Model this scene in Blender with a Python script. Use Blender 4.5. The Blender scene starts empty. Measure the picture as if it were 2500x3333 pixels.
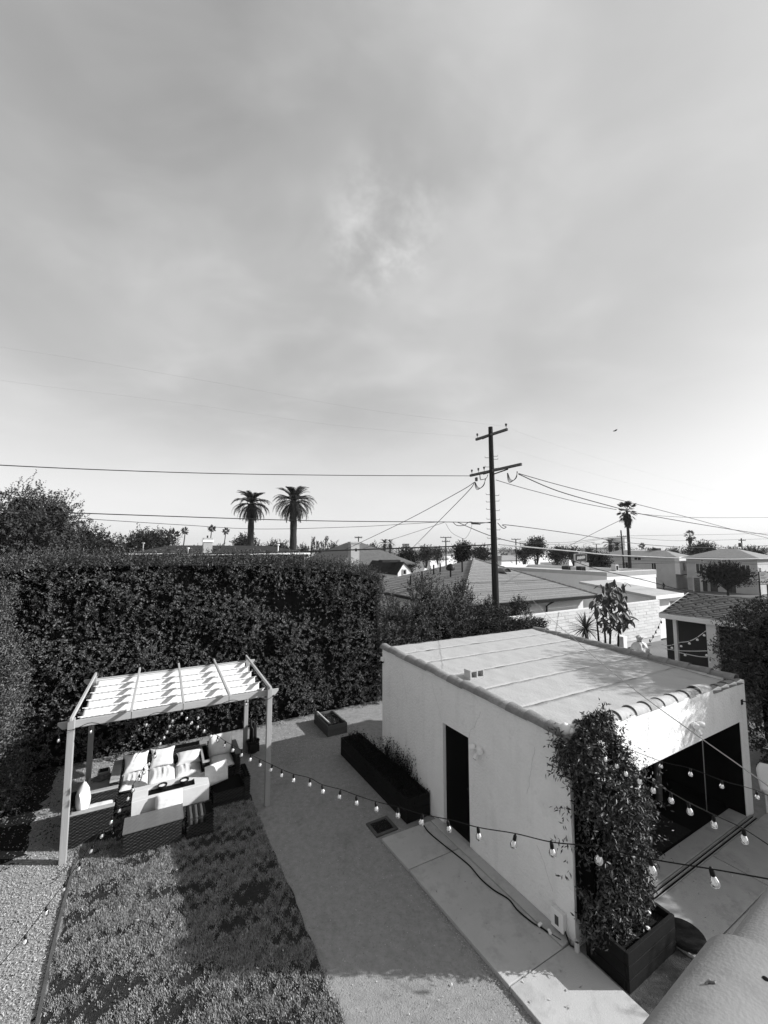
import bpy, math, random
import numpy as np
from mathutils import Vector, Matrix, Euler

rng = np.random.default_rng(7)
random.seed(7)
PI = math.pi
R = math.radians
S = bpy.context.scene
COL = S.collection

# ------------------------------------------------------------------ camera, sky, sun, exposure
CAM_H, FPX = 5.45, 1340.0
PITCH = math.atan((1785 - 1666.5) / FPX)
cd = bpy.data.cameras.new('camera')
cam = bpy.data.objects.new('camera', cd)
COL.objects.link(cam)
cam.location = (0, 0, CAM_H)
cam.rotation_euler = (PI / 2 + PITCH, 0, 0)
cd.sensor_fit = 'HORIZONTAL'
cd.sensor_width = 36
cd.lens = 36.0 * FPX / 2500
cd.clip_start = 0.05
cd.clip_end = 6000
S.camera = cam

HAZE_DENSITY = 0.0002
SUN_EL = 28.0
SUN_ROT = 90.0
w = bpy.data.worlds.new('World')
S.world = w
w.use_nodes = True
nt = w.node_tree
nt.nodes.clear()
N = nt.nodes.new
out = N('ShaderNodeOutputWorld')
bg = N('ShaderNodeBackground')
sky = N('ShaderNodeTexSky')
sky.sky_type = 'NISHITA'
sky.sun_disc = False
sky.sun_elevation = R(SUN_EL)
sky.sun_rotation = R(SUN_ROT)
sky.air_density = 1.0
sky.dust_density = 1.8
sky.ozone_density = 1.0
bw = N('ShaderNodeRGBToBW')                      # the photograph is black and white
nt.links.new(sky.outputs[0], bw.inputs[0])
tc = N('ShaderNodeTexCoord')
sep = N('ShaderNodeSeparateXYZ')
nt.links.new(tc.outputs['Generated'], sep.inputs[0])
def wmath(op, a, b=None, clamp=False):
    n = N('ShaderNodeMath'); n.operation = op; n.use_clamp = clamp
    for i, x in enumerate((a, b)):
        if x is None: continue
        if isinstance(x, (int, float)): n.inputs[i].default_value = x
        else: nt.links.new(x, n.inputs[i])
    return n.outputs[0]
zc = wmath('MAXIMUM', sep.outputs[2], 0.0)
den = wmath('ADD', zc, 0.16)
cx = wmath('DIVIDE', sep.outputs[0], den)
cy = wmath('DIVIDE', sep.outputs[1], den)
comb = N('ShaderNodeCombineXYZ')
nt.links.new(cx, comb.inputs[0]); nt.links.new(cy, comb.inputs[1])
def wnoise(scale, detail, rough, dist, stretch=(1, 1, 1), off=(0, 0, 0)):
    mp = N('ShaderNodeMapping'); mp.inputs['Scale'].default_value = stretch; mp.inputs['Location'].default_value = off
    mp.inputs['Rotation'].default_value = (0, 0, R(-22))
    nt.links.new(comb.outputs[0], mp.inputs[0])
    n = N('ShaderNodeTexNoise'); n.inputs['Scale'].default_value = scale; n.inputs['Detail'].default_value = detail
    n.inputs['Roughness'].default_value = rough; n.inputs['Distortion'].default_value = dist
    nt.links.new(mp.outputs[0], n.inputs['Vector'])
    return n.outputs['Fac']
def wrange(x, a, b, c, d):
    n = N('ShaderNodeMapRange'); n.interpolation_type = 'SMOOTHSTEP'
    for i, v in ((1, a), (2, b), (3, c), (4, d)): n.inputs[i].default_value = v
    nt.links.new(x, n.inputs[0]); return n.outputs[0]
c1 = wrange(wnoise(0.8, 5, 0.48, 0.4, (1.0, 0.9, 1), (1.3, 4.1, 0)), 0.30, 0.74, 0.0, 1.0)   # broad veils
c2 = wrange(wnoise(2.6, 6, 0.55, 0.5, (1.0, 1.3, 1), (3.7, 0.6, 0)), 0.40, 0.80, 0.0, 1.0)    # soft mottling
# one thin bright cloud standing over the middle of the town
dx_ = wmath('MULTIPLY', wmath('ADD', cx, 0.0), 5.2)
dy_ = wmath('MULTIPLY', wmath('SUBTRACT', cy, 1.0), 3.4)
rr_ = wmath('ADD', wmath('MULTIPLY', dx_, dx_), wmath('MULTIPLY', dy_, dy_))
fall = wrange(rr_, 0.0, 1.0, 1.0, 0.0)
c3 = wmath('MULTIPLY', fall, wrange(wnoise(8.0, 7, 0.6, 0.15, (1.0, 0.8, 1), (0.4, 2.2, 0)), 0.36, 0.78, 0.0, 1.0))
cl = wmath('ADD', wmath('ADD', wmath('ADD', wmath('MULTIPLY', c1, 0.34), 0.20), wmath('MULTIPLY', c2, 0.12)), wmath('MULTIPLY', c3, 0.36), clamp=True)
CLOUD_L = 5.2
HAZE_L = 3.3
low = wrange(zc, 0.0, 0.45, 0.55, 1.0)
cl = wmath('MULTIPLY', cl, low)
mixv = wmath('ADD', wmath('MULTIPLY', bw.outputs[0], wmath('SUBTRACT', 1.0, cl)), wmath('MULTIPLY', cl, CLOUD_L))
hz = wmath('MULTIPLY', wrange(zc, 0.0, 0.36, 1.0, 0.0), 0.85)      # thin haze low over the town, all round
mixv = wmath('ADD', wmath('MULTIPLY', mixv, wmath('SUBTRACT', 1.0, hz)), wmath('MULTIPLY', hz, wmath('ADD', wmath('MULTIPLY', mixv, 0.45), HAZE_L)))
nt.links.new(mixv, bg.inputs['Color'])
bg.inputs['Strength'].default_value = 0.119
nt.links.new(bg.outputs[0], out.inputs['Surface'])

sd = bpy.data.lights.new('sun', 'SUN')
sun = bpy.data.objects.new('sun', sd)
COL.objects.link(sun)
sd.energy = 4.7
sd.angle = R(0.5)
sd.color = (1, 1, 1)                              # neutral: the photograph has no colour
sun.rotation_euler = (0, R(90 - SUN_EL), 0)
sun.location = (40, 0, 30)

S.view_settings.view_transform = 'Standard'
S.view_settings.look = 'None'
S.view_settings.exposure = 0.55
S.view_settings.gamma = 1.0
S.view_settings.use_curve_mapping = False
S.cycles.max_bounces = 6
S.cycles.diffuse_bounces = 3
S.cycles.glossy_bounces = 2
S.cycles.transmission_bounces = 4
S.cycles.transparent_max_bounces = 12
S.cycles.caustics_reflective = False
S.cycles.caustics_refractive = False

# ------------------------------------------------------------------ frames of reference
TH = R(30)
CU, SU = math.cos(TH), math.sin(TH)
U, Vv = Vector((CU, SU, 0)), Vector((-SU, CU, 0))
N0 = Vector((2.62, 6.12, 0))
def L(a, b, z=0.0):
    """yard frame: a along the shed front, b along its side wall, origin at its near corner"""
    return N0 + U * a + Vv * b + Vector((0, 0, z))
def toL(p):
    d = Vector(p) - N0
    return (d.dot(U), d.dot(Vv), p[2])
_c, _s = math.cos(PITCH), math.sin(PITCH)
def ray(px, py):
    u = (px - 1250) / FPX; v = (1666.5 - py) / FPX
    return Vector((u, _c - v * _s, _s + v * _c))
def G(px, py, z=0.0):
    d = ray(px, py); t = (z - CAM_H) / d.z
    return Vector((d.x * t, d.y * t, z))
def A(px, py, Y):
    d = ray(px, py); t = Y / d.y
    return Vector((d.x * t, Y, CAM_H + d.z * t))
def gz(x, y):
    """terrain: level round the yard, falling gently towards the street"""
    d = math.hypot(x, y)
    return -3.0 * min(1.0, max(0.0, (d - 24) / 66.0))

# ------------------------------------------------------------------ materials
def mat(name, c, rough=0.8, var=0.25, scale=6.0, bump=0.0, bscale=None, detail=5, metal=0.0, spec=0.5,
        island=0.0, trans=0.0, coord='Object', stretch=(1, 1, 1), spots=None, streak=None):
    m = bpy.data.materials.new(name); m.use_nodes = True
    t = m.node_tree; nd, lk = t.nodes, t.links
    b = nd['Principled BSDF']
    b.inputs['Roughness'].default_value = rough
    b.inputs['Metallic'].default_value = metal
    b.inputs['Specular IOR Level'].default_value = spec
    co = nd.new('ShaderNodeTexCoord')
    mp = nd.new('ShaderNodeMapping'); mp.inputs['Scale'].default_value = stretch
    lk.new(co.outputs[coord], mp.inputs[0])
    n1 = nd.new('ShaderNodeTexNoise'); n1.inputs['Scale'].default_value = scale; n1.inputs['Detail'].default_value = detail
    n1.inputs['Roughness'].default_value = 0.65
    lk.new(mp.outputs[0], n1.inputs['Vector'])
    mr = nd.new('ShaderNodeMapRange')
    mr.inputs[1].default_value = 0.25; mr.inputs[2].default_value = 0.75
    mr.inputs[3].default_value = c * (1 - var); mr.inputs[4].default_value = c * (1 + var)
    lk.new(n1.outputs['Fac'], mr.inputs[0])
    val = mr.outputs[0]
    def mul(x, y):
        k = nd.new('ShaderNodeMath'); k.operation = 'MULTIPLY'
        lk.new(x, k.inputs[0])
        if isinstance(y, float): k.inputs[1].default_value = y
        else: lk.new(y, k.inputs[1])
        return k.outputs[0]
    if spots:                                    # (scale, threshold, factor): wear and stains with a shape of their own
        for sc_, th_, fa_ in spots:
            n3 = nd.new('ShaderNodeTexNoise'); n3.inputs['Scale'].default_value = sc_; n3.inputs['Detail'].default_value = 6
            n3.inputs['Roughness'].default_value = 0.7
            lk.new(mp.outputs[0], n3.inputs['Vector'])
            r3 = nd.new('ShaderNodeMapRange'); r3.inputs[1].default_value = th_ - 0.06; r3.inputs[2].default_value = th_ + 0.06
            r3.inputs[3].default_value = 1.0; r3.inputs[4].default_value = fa_
            lk.new(n3.outputs['Fac'], r3.inputs[0])
            val = mul(val, r3.outputs[0])
    if streak:                                   # rain streaks: (scale, threshold, factor)
        m4 = nd.new('ShaderNodeMapping'); m4.inputs['Scale'].default_value = (1, 1, .10); lk.new(co.outputs[coord], m4.inputs[0])
        n4 = nd.new('ShaderNodeTexNoise'); n4.inputs['Scale'].default_value = streak[0]; n4.inputs['Detail'].default_value = 5; lk.new(m4.outputs[0], n4.inputs['Vector'])
        r4 = nd.new('ShaderNodeMapRange'); r4.inputs[1].default_value = streak[1] - .10; r4.inputs[2].default_value = streak[1] + .10
        r4.inputs[3].default_value = 1.0; r4.inputs[4].default_value = streak[2]
        lk.new(n4.outputs['Fac'], r4.inputs[0]); val = mul(val, r4.outputs[0])
    if island:
        ge = nd.new('ShaderNodeNewGeometry')
        r2 = nd.new('ShaderNodeMapRange'); r2.inputs[3].default_value = 1 - island; r2.inputs[4].default_value = 1 + island
        lk.new(ge.outputs['Random Per Island'], r2.inputs[0])
        val = mul(val, r2.outputs[0])
    cc = nd.new('ShaderNodeCombineColor')
    for i in range(3): lk.new(val, cc.inputs[i])
    lk.new(cc.outputs[0], b.inputs['Base Color'])
    if bump:
        n2 = nd.new('ShaderNodeTexNoise'); n2.inputs['Scale'].default_value = bscale or scale * 4; n2.inputs['Detail'].default_value = 6
        lk.new(mp.outputs[0], n2.inputs['Vector'])
        bp = nd.new('ShaderNodeBump'); bp.inputs['Strength'].default_value = bump; bp.inputs['Distance'].default_value = 0.03
        lk.new(n2.outputs['Fac'], bp.inputs['Height'])
        lk.new(bp.outputs[0], b.inputs['Normal'])
    if trans:
        tr = nd.new('ShaderNodeBsdfTranslucent'); lk.new(cc.outputs[0], tr.inputs[0])
        mx = nd.new('ShaderNodeMixShader'); mx.inputs[0].default_value = trans
        lk.new(b.outputs[0], mx.inputs[1]); lk.new(tr.outputs[0], mx.inputs[2])
        lk.new(mx.outputs[0], nd['Material Output'].inputs[0])
    return m
def glass_mat(name, body=0.22):
    m = bpy.data.materials.new(name); m.use_nodes = True
    t = m.node_tree; nd, lk = t.nodes, t.links
    nd.remove(nd['Principled BSDF'])
    tr = nd.new('ShaderNodeBsdfTransparent'); tr.inputs[0].default_value = (.92, .92, .92, 1)
    gl = nd.new('ShaderNodeBsdfGlossy'); gl.inputs['Roughness'].default_value = 0.08
    fr = nd.new('ShaderNodeFresnel'); fr.inputs[0].default_value = 1.7
    tl = nd.new('ShaderNodeBsdfTranslucent'); tl.inputs[0].default_value = (.9, .9, .9, 1)
    df = nd.new('ShaderNodeBsdfDiffuse'); df.inputs[0].default_value = (.9, .9, .9, 1)
    m0 = nd.new('ShaderNodeMixShader'); m0.inputs[0].default_value = 0.5
    m1 = nd.new('ShaderNodeMixShader'); m2 = nd.new('ShaderNodeMixShader'); m1.inputs[0].default_value = body
    lk.new(tl.outputs[0], m0.inputs[1]); lk.new(df.outputs[0], m0.inputs[2])
    lk.new(tr.outputs[0], m1.inputs[1]); lk.new(m0.outputs[0], m1.inputs[2])
    lk.new(fr.outputs[0], m2.inputs[0]); lk.new(m1.outputs[0], m2.inputs[1]); lk.new(gl.outputs[0], m2.inputs[2])
    lk.new(m2.outputs[0], nd['Material Output'].inputs[0])
    return m
M = {}
M['stucco'] = mat('stucco', .86, .9, .06, 2.2, .55, 24, spots=[(1.1, .60, .90), (4.5, .63, .90), (38, .74, .80)], streak=(6, .62, .94))
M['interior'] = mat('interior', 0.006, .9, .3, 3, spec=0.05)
M['black'] = mat('black_paint', 0.003, .5, .2, 5, spec=0.05)
M['membrane'] = mat('roof_membrane', .345, .85, .08, 1.4, .3, 22, spots=[(1.3, .58, .86), (5.0, .66, .9), (26, .72, .55)])
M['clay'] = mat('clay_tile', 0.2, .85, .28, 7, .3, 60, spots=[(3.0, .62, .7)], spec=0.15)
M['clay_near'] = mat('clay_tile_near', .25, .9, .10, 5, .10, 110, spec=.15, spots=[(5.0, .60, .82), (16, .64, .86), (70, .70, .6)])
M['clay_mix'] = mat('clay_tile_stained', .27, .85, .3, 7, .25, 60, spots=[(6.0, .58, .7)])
M['clay_lit'] = mat('clay_tile_sunlit', .37, .85, .2, 7, .25, 60, spots=[(4.0, .62, .8)])  # lighter copy of the clay; sunlight put into the front row's colour
M['concrete'] = mat('concrete', .42, .9, .09, 1.8, .2, 80, spec=.2, spots=[(2.4, .58, .84), (9.0, .66, .86), (55, .70, .65)])
M['patio'] = mat('patio_concrete', .34, .9, .12, 2.2, .2, 80, spec=.2, spots=[(1.9, .56, .8), (8.0, .66, .82), (50, .70, .65)])
M['dg'] = mat('decomposed_granite', .255, .95, .20, 9.0, .4, 60, detail=12, spec=.1, spots=[(30, .60, .78), (75, .66, .6), (1.1, .58, .84), (14, .66, .86)])
M['mulch_soil'] = mat('mulch_soil', .29, .95, .35, 22, .6, 70, detail=9, spec=.1)
M['chip'] = mat('wood_chip', .37, .9, .15, 30, island=.32, spec=.1)
M['bed_soil'] = mat('bed_soil', 0.055, .95, .35, 16, .6, 70, detail=8, spec=0.1)
M['soil'] = mat('soil_and_shade', 0.014, .95, .4, 20, .6, 60, spec=0.05)
M['ground'] = mat('town_ground', .13, .95, .35, .12, detail=8)
M['asphalt'] = mat('asphalt', .06, .9, .2, .8)
M['grass'] = mat('grass_blade', .27, .7, .55, 7.0, island=.5, spec=0.1)
M['lawn'] = mat('lawn_soil', .028, .95, .45, 14, .6, 60, spec=0.05)
M['leaf'] = mat('hedge_leaf', .078, .5, .35, 1.2, island=.95, spec=.12)
M['leaf_light'] = mat('young_leaf', .040, .5, .3, 1.5, island=.9, spec=.12)
M['leaf_far'] = mat('tree_leaf', 0.026, 0.7, .35, .4, island=.5, trans=.08, spec=0.1)
M['leaf_mid'] = mat('tree_leaf_mid', .055, 0.7, .35, .3, island=.5, trans=.1, spec=0.12)
M['leaf_vine'] = mat('vine_leaf', .056, .45, .3, 3, island=.95, spec=.25)
M['rosemary'] = mat('rosemary', 0.01, .7, .3, 3, island=.4, spec=0.05)
M['bark'] = mat('bark', 0.02, .95, .4, 9, .5, 30, stretch=(1, 1, .25), spec=0.1)
M['twig'] = mat('twig_shade', 0.003, 1.0, .4, 4, spec=0.0)  # near black: foliage cores carry shade in this colour, vine stems use it too
M['palm_trunk'] = mat('palm_trunk', 0.03, .95, .5, 3, .6, 6, stretch=(1, 1, 3), spec=0.1)
M['frond'] = mat('palm_frond', 0.016, .55, .3, 1, island=.4, trans=.1, spec=0.15)
M['pale_wood'] = mat('weathered_paint', .30, .75, .14, 5, .12, 40, stretch=(1, 1, .12))
M['pale_wood_x'] = mat('weathered_paint_beam', .36, .75, .14, 4, .12, 40, stretch=(.15, .15, 1))
M['canvas'] = mat('canvas', 0.68, .9, .03, 9, .06, 160, trans=.12)
M['cushion'] = mat('cushion_cloth', 0.64, .92, .05, 7, .12, 30)
M['cushion_grey'] = mat('cushion_cloth_grey', 0.36, .92, .06, 9, .12, 40)
M['wicker'] = mat('wicker', 0.034, .5, .3, 30, island=.35, spec=0.15)
M['wicker_core'] = mat('wicker_core', 0.003, .8, .3, 10, spec=0.05)
M['oak'] = mat('outdoor_wood', 0.13, .6, .22, 5, .12, 40, stretch=(3, .3, 1), spec=0.2)
M['oak_pale'] = mat('outdoor_wood_pale', .33, .65, .18, 6, .1, 40)
M['stone_top'] = mat('white_stone', 0.6, .7, .05, 5, .05, 40)
M['pan'] = mat('burner_pan', 0.005, .6, .3, 30, .4, 60, spec=0.1)
M['steel'] = mat('steel', .5, .35, .1, 8, metal=.9)
M['iron'] = mat('cast_iron', 0.015, .6, .3, 20, .2, 60, spec=0.15)
M['dark_board'] = mat('stained_board', 0.01, .8, .3, 4, .25, 40, stretch=(.6, .6, 3), spec=0.1)
M['board'] = mat('cedar_board', 0.085, .8, .25, 4, .25, 40, stretch=(.6, .6, 3), spec=0.15)
M['white'] = mat('white_plastic', .80, .4, .03, 4)
M['white_paint'] = mat('white_paint', .78, .7, .06, 1.5)
M['cable'] = mat('black_cable', 0.006, .5, .1, 5, spec=0.2)
M['wire'] = mat('weathered_wire', 0.02, .6, .2, 2, spec=0.2)
M['wire_pale'] = mat('pale_wire', .34, .6, .2, 2)
M['pole_wood'] = mat('creosote_pole', 0.028, .9, .35, 4, .5, 30, stretch=(4, 4, .2), spec=0.05)
M['arm_wood'] = mat('crossarm_wood', 0.11, .9, .2, 5, .2, 30, spec=0.1)
M['insulator'] = mat('insulator', .05, .3, .1, 3)
M['roofA'] = mat('grey_shingle', 0.19, .95, .22, 9, .3, 40, spots=[(30, .58, .8)], spec=0.1)
M['roofA_b'] = mat('grey_shingle_warm', 0.21, .95, .22, 11, .3, 40, spots=[(30, .58, .8)], spec=0.1)
M['roofD'] = mat('dark_shingle', .055, .95, .3, 14, .3, 60)
M['roofD2'] = mat('dark_shingle_b', .040, .95, .3, 14, .3, 60)
M['roofD3'] = mat('dark_shingle_c', .075, .95, .3, 14, .3, 60)
M['roof_dark'] = mat('dark_roof', 0.03, .95, .3, 3, .2, 8, spec=0.1)
M['roof_mid'] = mat('brown_roof', .20, .95, .25, 3, .2, 8)
M['wall_white'] = mat('white_wall', .72, .9, .06, 1.0, spots=[(.7, .64, .9)])
M['wall_grey'] = mat('grey_wall', .50, .9, .1, .8, spots=[(.5, .62, .85)])
M['wall_mid'] = mat('tan_wall', .42, .9, .12, .8, spots=[(.5, .62, .85)])
M['wall_band'] = mat('parapet_band', .30, .9, .1, 1)
M['roof_brown'] = mat('old_brown_roof', .085, .95, .3, 3, .2, 8)
M['leaf_shade'] = mat('citrus_leaf', .034, .45, .3, 1, island=.9, spec=.25)
M['leaf_black'] = mat('dense_dark_leaf', 0.008, .8, .3, 1, island=.5, spec=0.05)
M['wall_dark'] = mat('brown_wall', .04, .9, .15, .8)
M['block'] = mat('slump_block', .60, .95, .10, 6, .35, 25)
M['block_b'] = mat('slump_block_b', .54, .95, .10, 6, .35, 25)
M['mortar'] = mat('mortar', .42, .95, .1, 8)
M['window'] = mat('window_glass', 0.015, .15, .2, 2, spec=0.4)
M['gutter'] = mat('gutter', 0.008, .4, .1, 3, spec=0.2)
M['brick'] = mat('chimney_brick', .36, .95, .3, 18, .4, 40, stretch=(1, 1, 3))
M['vent'] = mat('vent_metal', 0.015, .5, .2, 4, spec=0.2)
M['tarp'] = mat('tarp', 0.48, .6, .08, 6, .3, 18)
M['bird'] = mat('feathers', .05, .8, .2, 5)
M['cloth'] = mat('dark_clothes', 0.008, .9, .2, 8, spec=0.05)
M['skin'] = mat('skin', .25, .6, .1, 8)
M['glass'] = glass_mat('bulb_glass', .36)
M['frost'] = mat('frosted_bulb', .85, .25, .03, 3)
M['filament'] = mat('filament', .75, .5, .1, 5)
M['sign_dark'] = mat('sign_face', .05, .5, .1, 2)
M['print'] = mat('sign_print', .75, .6, .05, 2)
M['ink'] = mat('sign_ink', .06, .6, .05, 2)
M['turf'] = mat('indoor_turf', 0.02, .95, .35, 12, .6, 60, spec=0.05)
M['cactus'] = mat('cactus', 0.02, .7, .3, 10, spec=0.1)
M['cmu'] = mat('grey_block', .36, .95, .1, 20, .3, 60)
M['pebble'] = mat('pebbles', .30, .85, .1, 20, island=.6)

# ------------------------------------------------------------------ object helpers
WL = {}
def put(o, loc, parent=None):
    WL[o.name] = Vector(loc)
    if parent is not None:
        o.parent = parent
        o.location = Vector(loc) - WL[parent.name]
    else:
        o.location = loc
    return o
def thing(name, label, cat, loc=(0, 0, 0), group=None, parent=None):
    o = bpy.data.objects.new(name, None); COL.objects.link(o)
    o.empty_display_size = .2
    put(o, loc, parent)
    return tag(o, label, cat, group)
def tag(o, label=None, cat=None, group=None, kind=None):
    if label: o['label'] = label
    if cat: o['category'] = cat
    if group: o['group'] = group
    if kind: o['kind'] = kind
    return o
def dup(src, name, loc, parent=None, rot=None, scale=None):
    o = src.copy(); o.name = name; COL.objects.link(o); o.parent = None
    put(o, loc, parent)
    if rot is not None: o.rotation_euler = rot
    if scale is not None: o.scale = scale if hasattr(scale, '__len__') else (scale,) * 3
    return o
def mesh_obj(name, me, m, parent=None, smooth=False, origin=None, bevel=0):
    me.materials.append(m)
    o = bpy.data.objects.new(name, me); COL.objects.link(o)
    n = len(me.vertices)
    co = np.empty(n * 3, np.float32); me.vertices.foreach_get('co', co); co = co.reshape(-1, 3)
    if origin is None:
        lo, hi = co.min(0), co.max(0)
        origin = Vector(((lo[0] + hi[0]) / 2, (lo[1] + hi[1]) / 2, lo[2]))
    co -= np.array(origin, np.float32)
    me.vertices.foreach_set('co', co.ravel())
    me.update()
    if smooth:
        me.shade_smooth()
        try: me.set_sharp_from_angle(angle=R(50))
        except Exception: pass
    if bevel:
        b = o.modifiers.new('bevel', 'BEVEL'); b.width = bevel; b.segments = 2; b.limit_method = 'ANGLE'
    put(o, origin, parent)
    return o
class MB:
    def __init__(s): s.v = []; s.f = []
    def add(s, vs, fs):
        n = len(s.v); s.v += [tuple(v) for v in vs]; s.f += [tuple(i + n for i in f) for f in fs]; return s
    def hexa(s, p):   # 4 bottom (ccw) then 4 top
        return s.add(p, [(3, 2, 1, 0), (4, 5, 6, 7), (0, 1, 5, 4), (1, 2, 6, 5), (2, 3, 7, 6), (3, 0, 4, 7)])
    def box(s, c, d, rz=0.0, mtx=None):
        x, y, z = d[0] / 2, d[1] / 2, d[2] / 2
        p = [Vector(q) for q in ((-x, -y, -z), (x, -y, -z), (x, y, -z), (-x, y, -z), (-x, -y, z), (x, -y, z), (x, y, z), (-x, y, z))]
        m = mtx if mtx is not None else Matrix.Rotation(rz, 3, 'Z')
        return s.hexa([m @ q + Vector(c) for q in p])
    def lbox(s, a0, a1, b0, b1, z0, z1):
        """box in the yard frame"""
        return s.hexa([L(a0, b0, z0), L(a1, b0, z0), L(a1, b1, z0), L(a0, b1, z0), L(a0, b0, z1), L(a1, b0, z1), L(a1, b1, z1), L(a0, b1, z1)])
    def prism(s, poly, vec):
        n = len(poly); vec = Vector(vec)
        vs = [Vector(p) for p in poly] + [Vector(p) + vec for p in poly]
        return s.add(vs, [tuple(range(n - 1, -1, -1)), tuple(range(n, 2 * n))] + [(i, (i + 1) % n, n + (i + 1) % n, n + i) for i in range(n)])
    def tube(s, pts, r, n=6, cap=True):
        pts = [Vector(p) for p in pts]; k = len(pts)
        rs = r if hasattr(r, '__len__') else [r] * k
        vs = []; ref = None
        for i, p in enumerate(pts):
            t = (pts[min(i + 1, k - 1)] - pts[max(i - 1, 0)])
            if t.length < 1e-9: t = Vector((0, 0, 1))
            t.normalize()
            if ref is None:
                ref = Vector((0, 0, 1)) if abs(t.z) < .9 else Vector((1, 0, 0))
            x = (ref - t * ref.dot(t)).normalized(); ref = x; y = t.cross(x)
            for j in range(n):
                q = 2 * PI * j / n
                vs.append(p + (x * math.cos(q) + y * math.sin(q)) * rs[i])
        fs = []
        for i in range(k - 1):
            for j in range(n):
                a, b = i * n + j, i * n + (j + 1) % n
                fs.append((a, b, b + n, a + n))
        if cap: fs += [tuple(range(n - 1, -1, -1)), tuple(range((k - 1) * n, k * n))]
        return s.add(vs, fs)
    def lathe(s, prof, c=(0, 0, 0), n=16, mtx=None):
        vs = []; k = len(prof); m = mtx if mtx is not None else Matrix.Identity(3)
        for r, z in prof:
            for j in range(n):
                q = 2 * PI * j / n
                vs.append(m @ Vector((r * math.cos(q), r * math.sin(q), z)) + Vector(c))
        fs = [(i * n + j, i * n + (j + 1) % n, (i + 1) * n + (j + 1) % n, (i + 1) * n + j) for i in range(k - 1) for j in range(n)]
        fs += [tuple(range(n - 1, -1, -1)), tuple(range((k - 1) * n, k * n))]
        return s.add(vs, fs)
    def build(s, name, m, parent=None, smooth=False, origin=None, bevel=0):
        me = bpy.data.meshes.new(name); me.from_pydata(s.v, [], s.f); me.update()
        return mesh_obj(name, me, m, parent, smooth, origin, bevel)
def np_mesh(name, V, F, m, parent=None, origin=None, smooth=False):
    """triangles or quads from arrays"""
    V = np.ascontiguousarray(V, np.float32); F = np.ascontiguousarray(F, np.int32)
    me = bpy.data.meshes.new(name); k = F.shape[1]
    me.vertices.add(len(V)); me.vertices.foreach_set('co', V.ravel())
    me.loops.add(F.size); me.loops.foreach_set('vertex_index', F.ravel())
    me.polygons.add(len(F)); me.polygons.foreach_set('loop_start', np.arange(0, F.size, k, dtype=np.int32))
    me.polygons.foreach_set('loop_total', np.full(len(F), k, np.int32))
    me.update(calc_edges=True); me.validate()
    return mesh_obj(name, me, m, parent, smooth, origin)
def grid_obj(name, nu, nv, fn, m, parent=None, smooth=True, thick=0.0):
    vs = [fn(i / nu, j / nv) for j in range(nv + 1) for i in range(nu + 1)]
    fs = [(j * (nu + 1) + i, j * (nu + 1) + i + 1, (j + 1) * (nu + 1) + i + 1, (j + 1) * (nu + 1) + i) for j in range(nv) for i in range(nu)]
    o = MB().add(vs, fs).build(name, m, parent, smooth)
    if thick:
        q = o.modifiers.new('thickness', 'SOLIDIFY'); q.thickness = thick; q.offset = 0
    return o
def struct(o): o['kind'] = 'structure'; return o
def unit(v): return v / np.maximum(np.linalg.norm(v, axis=-1, keepdims=True), 1e-9)

# ---- leaves
def leaf_arrays(P, D, Nn, ln, wd, fold=.25):
    """one folded four-point leaf per row: P base, D long axis, Nn rough normal"""
    D = unit(D); Sd = unit(np.cross(D, Nn)); Nn = np.cross(Sd, D)
    ln = np.asarray(ln).reshape(-1, 1); wd = np.asarray(wd).reshape(-1, 1)
    mid = P + D * ln * .45
    a, c = P, P + D * ln - Nn * ln * .12
    b = mid + Sd * wd * .5 + Nn * wd * fold
    d = mid - Sd * wd * .5 + Nn * wd * fold
    V = np.stack([a, b, c, d], 1).reshape(-1, 3)
    i = np.arange(len(P)) * 4
    F = np.concatenate([np.stack([i, i + 1, i + 2], 1), np.stack([i, i + 2, i + 3], 1)])
    return V, F
def shoot_leaves(P, D, length, nl, ll, lw, spread=.9, up=.25, jit=.3):
    """leafy shoots: P base points, D directions; nl leaves along each"""
    n = len(P); D = unit(D)
    length = (length * rng.uniform(.55, 1.35, n))[:, None, None]
    t = ((np.arange(nl) + .5) / nl)[None, :, None] + rng.normal(0, .03, (n, nl, 1))
    pos = P[:, None] + D[:, None] * length * t + rng.normal(0, .012, (n, nl, 3))
    rad = rng.normal(0, 1, (n, nl, 3)); rad -= D[:, None] * (rad * D[:, None]).sum(-1, keepdims=True)
    rad = unit(rad)
    ld = D[:, None] * .65 + rad * spread + np.array([0, 0, up]) + rng.normal(0, jit, (n, nl, 3))
    nn = D[:, None] * .6 - rad * .5 + np.array([0, 0, .5]) + rng.normal(0, .35, (n, nl, 3))
    k = n * nl
    s = rng.uniform(.65, 1.25, k)
    return leaf_arrays(pos.reshape(k, 3), ld.reshape(k, 3), nn.reshape(k, 3), ll * s, lw * s)
def join_arr(parts):
    Vs, Fs, o = [], [], 0
    for v, f in parts:
        Vs.append(v); Fs.append(f + o); o += len(v)
    return np.concatenate(Vs), np.concatenate(Fs)
def vnoise(p, s, seed=0):
    """cheap smooth noise in about -1..1"""
    r = np.random.default_rng(seed); o = 0
    for k in range(5):
        f = r.normal(0, 1, 3) * s * (1.0 + .5 * k); ph = r.uniform(0, 6.28)
        o = o + np.sin(p @ f + ph)
    return o / 2.6
def sphere_pts(n):
    v = rng.normal(0, 1, (n, 3)); return unit(v)
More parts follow.
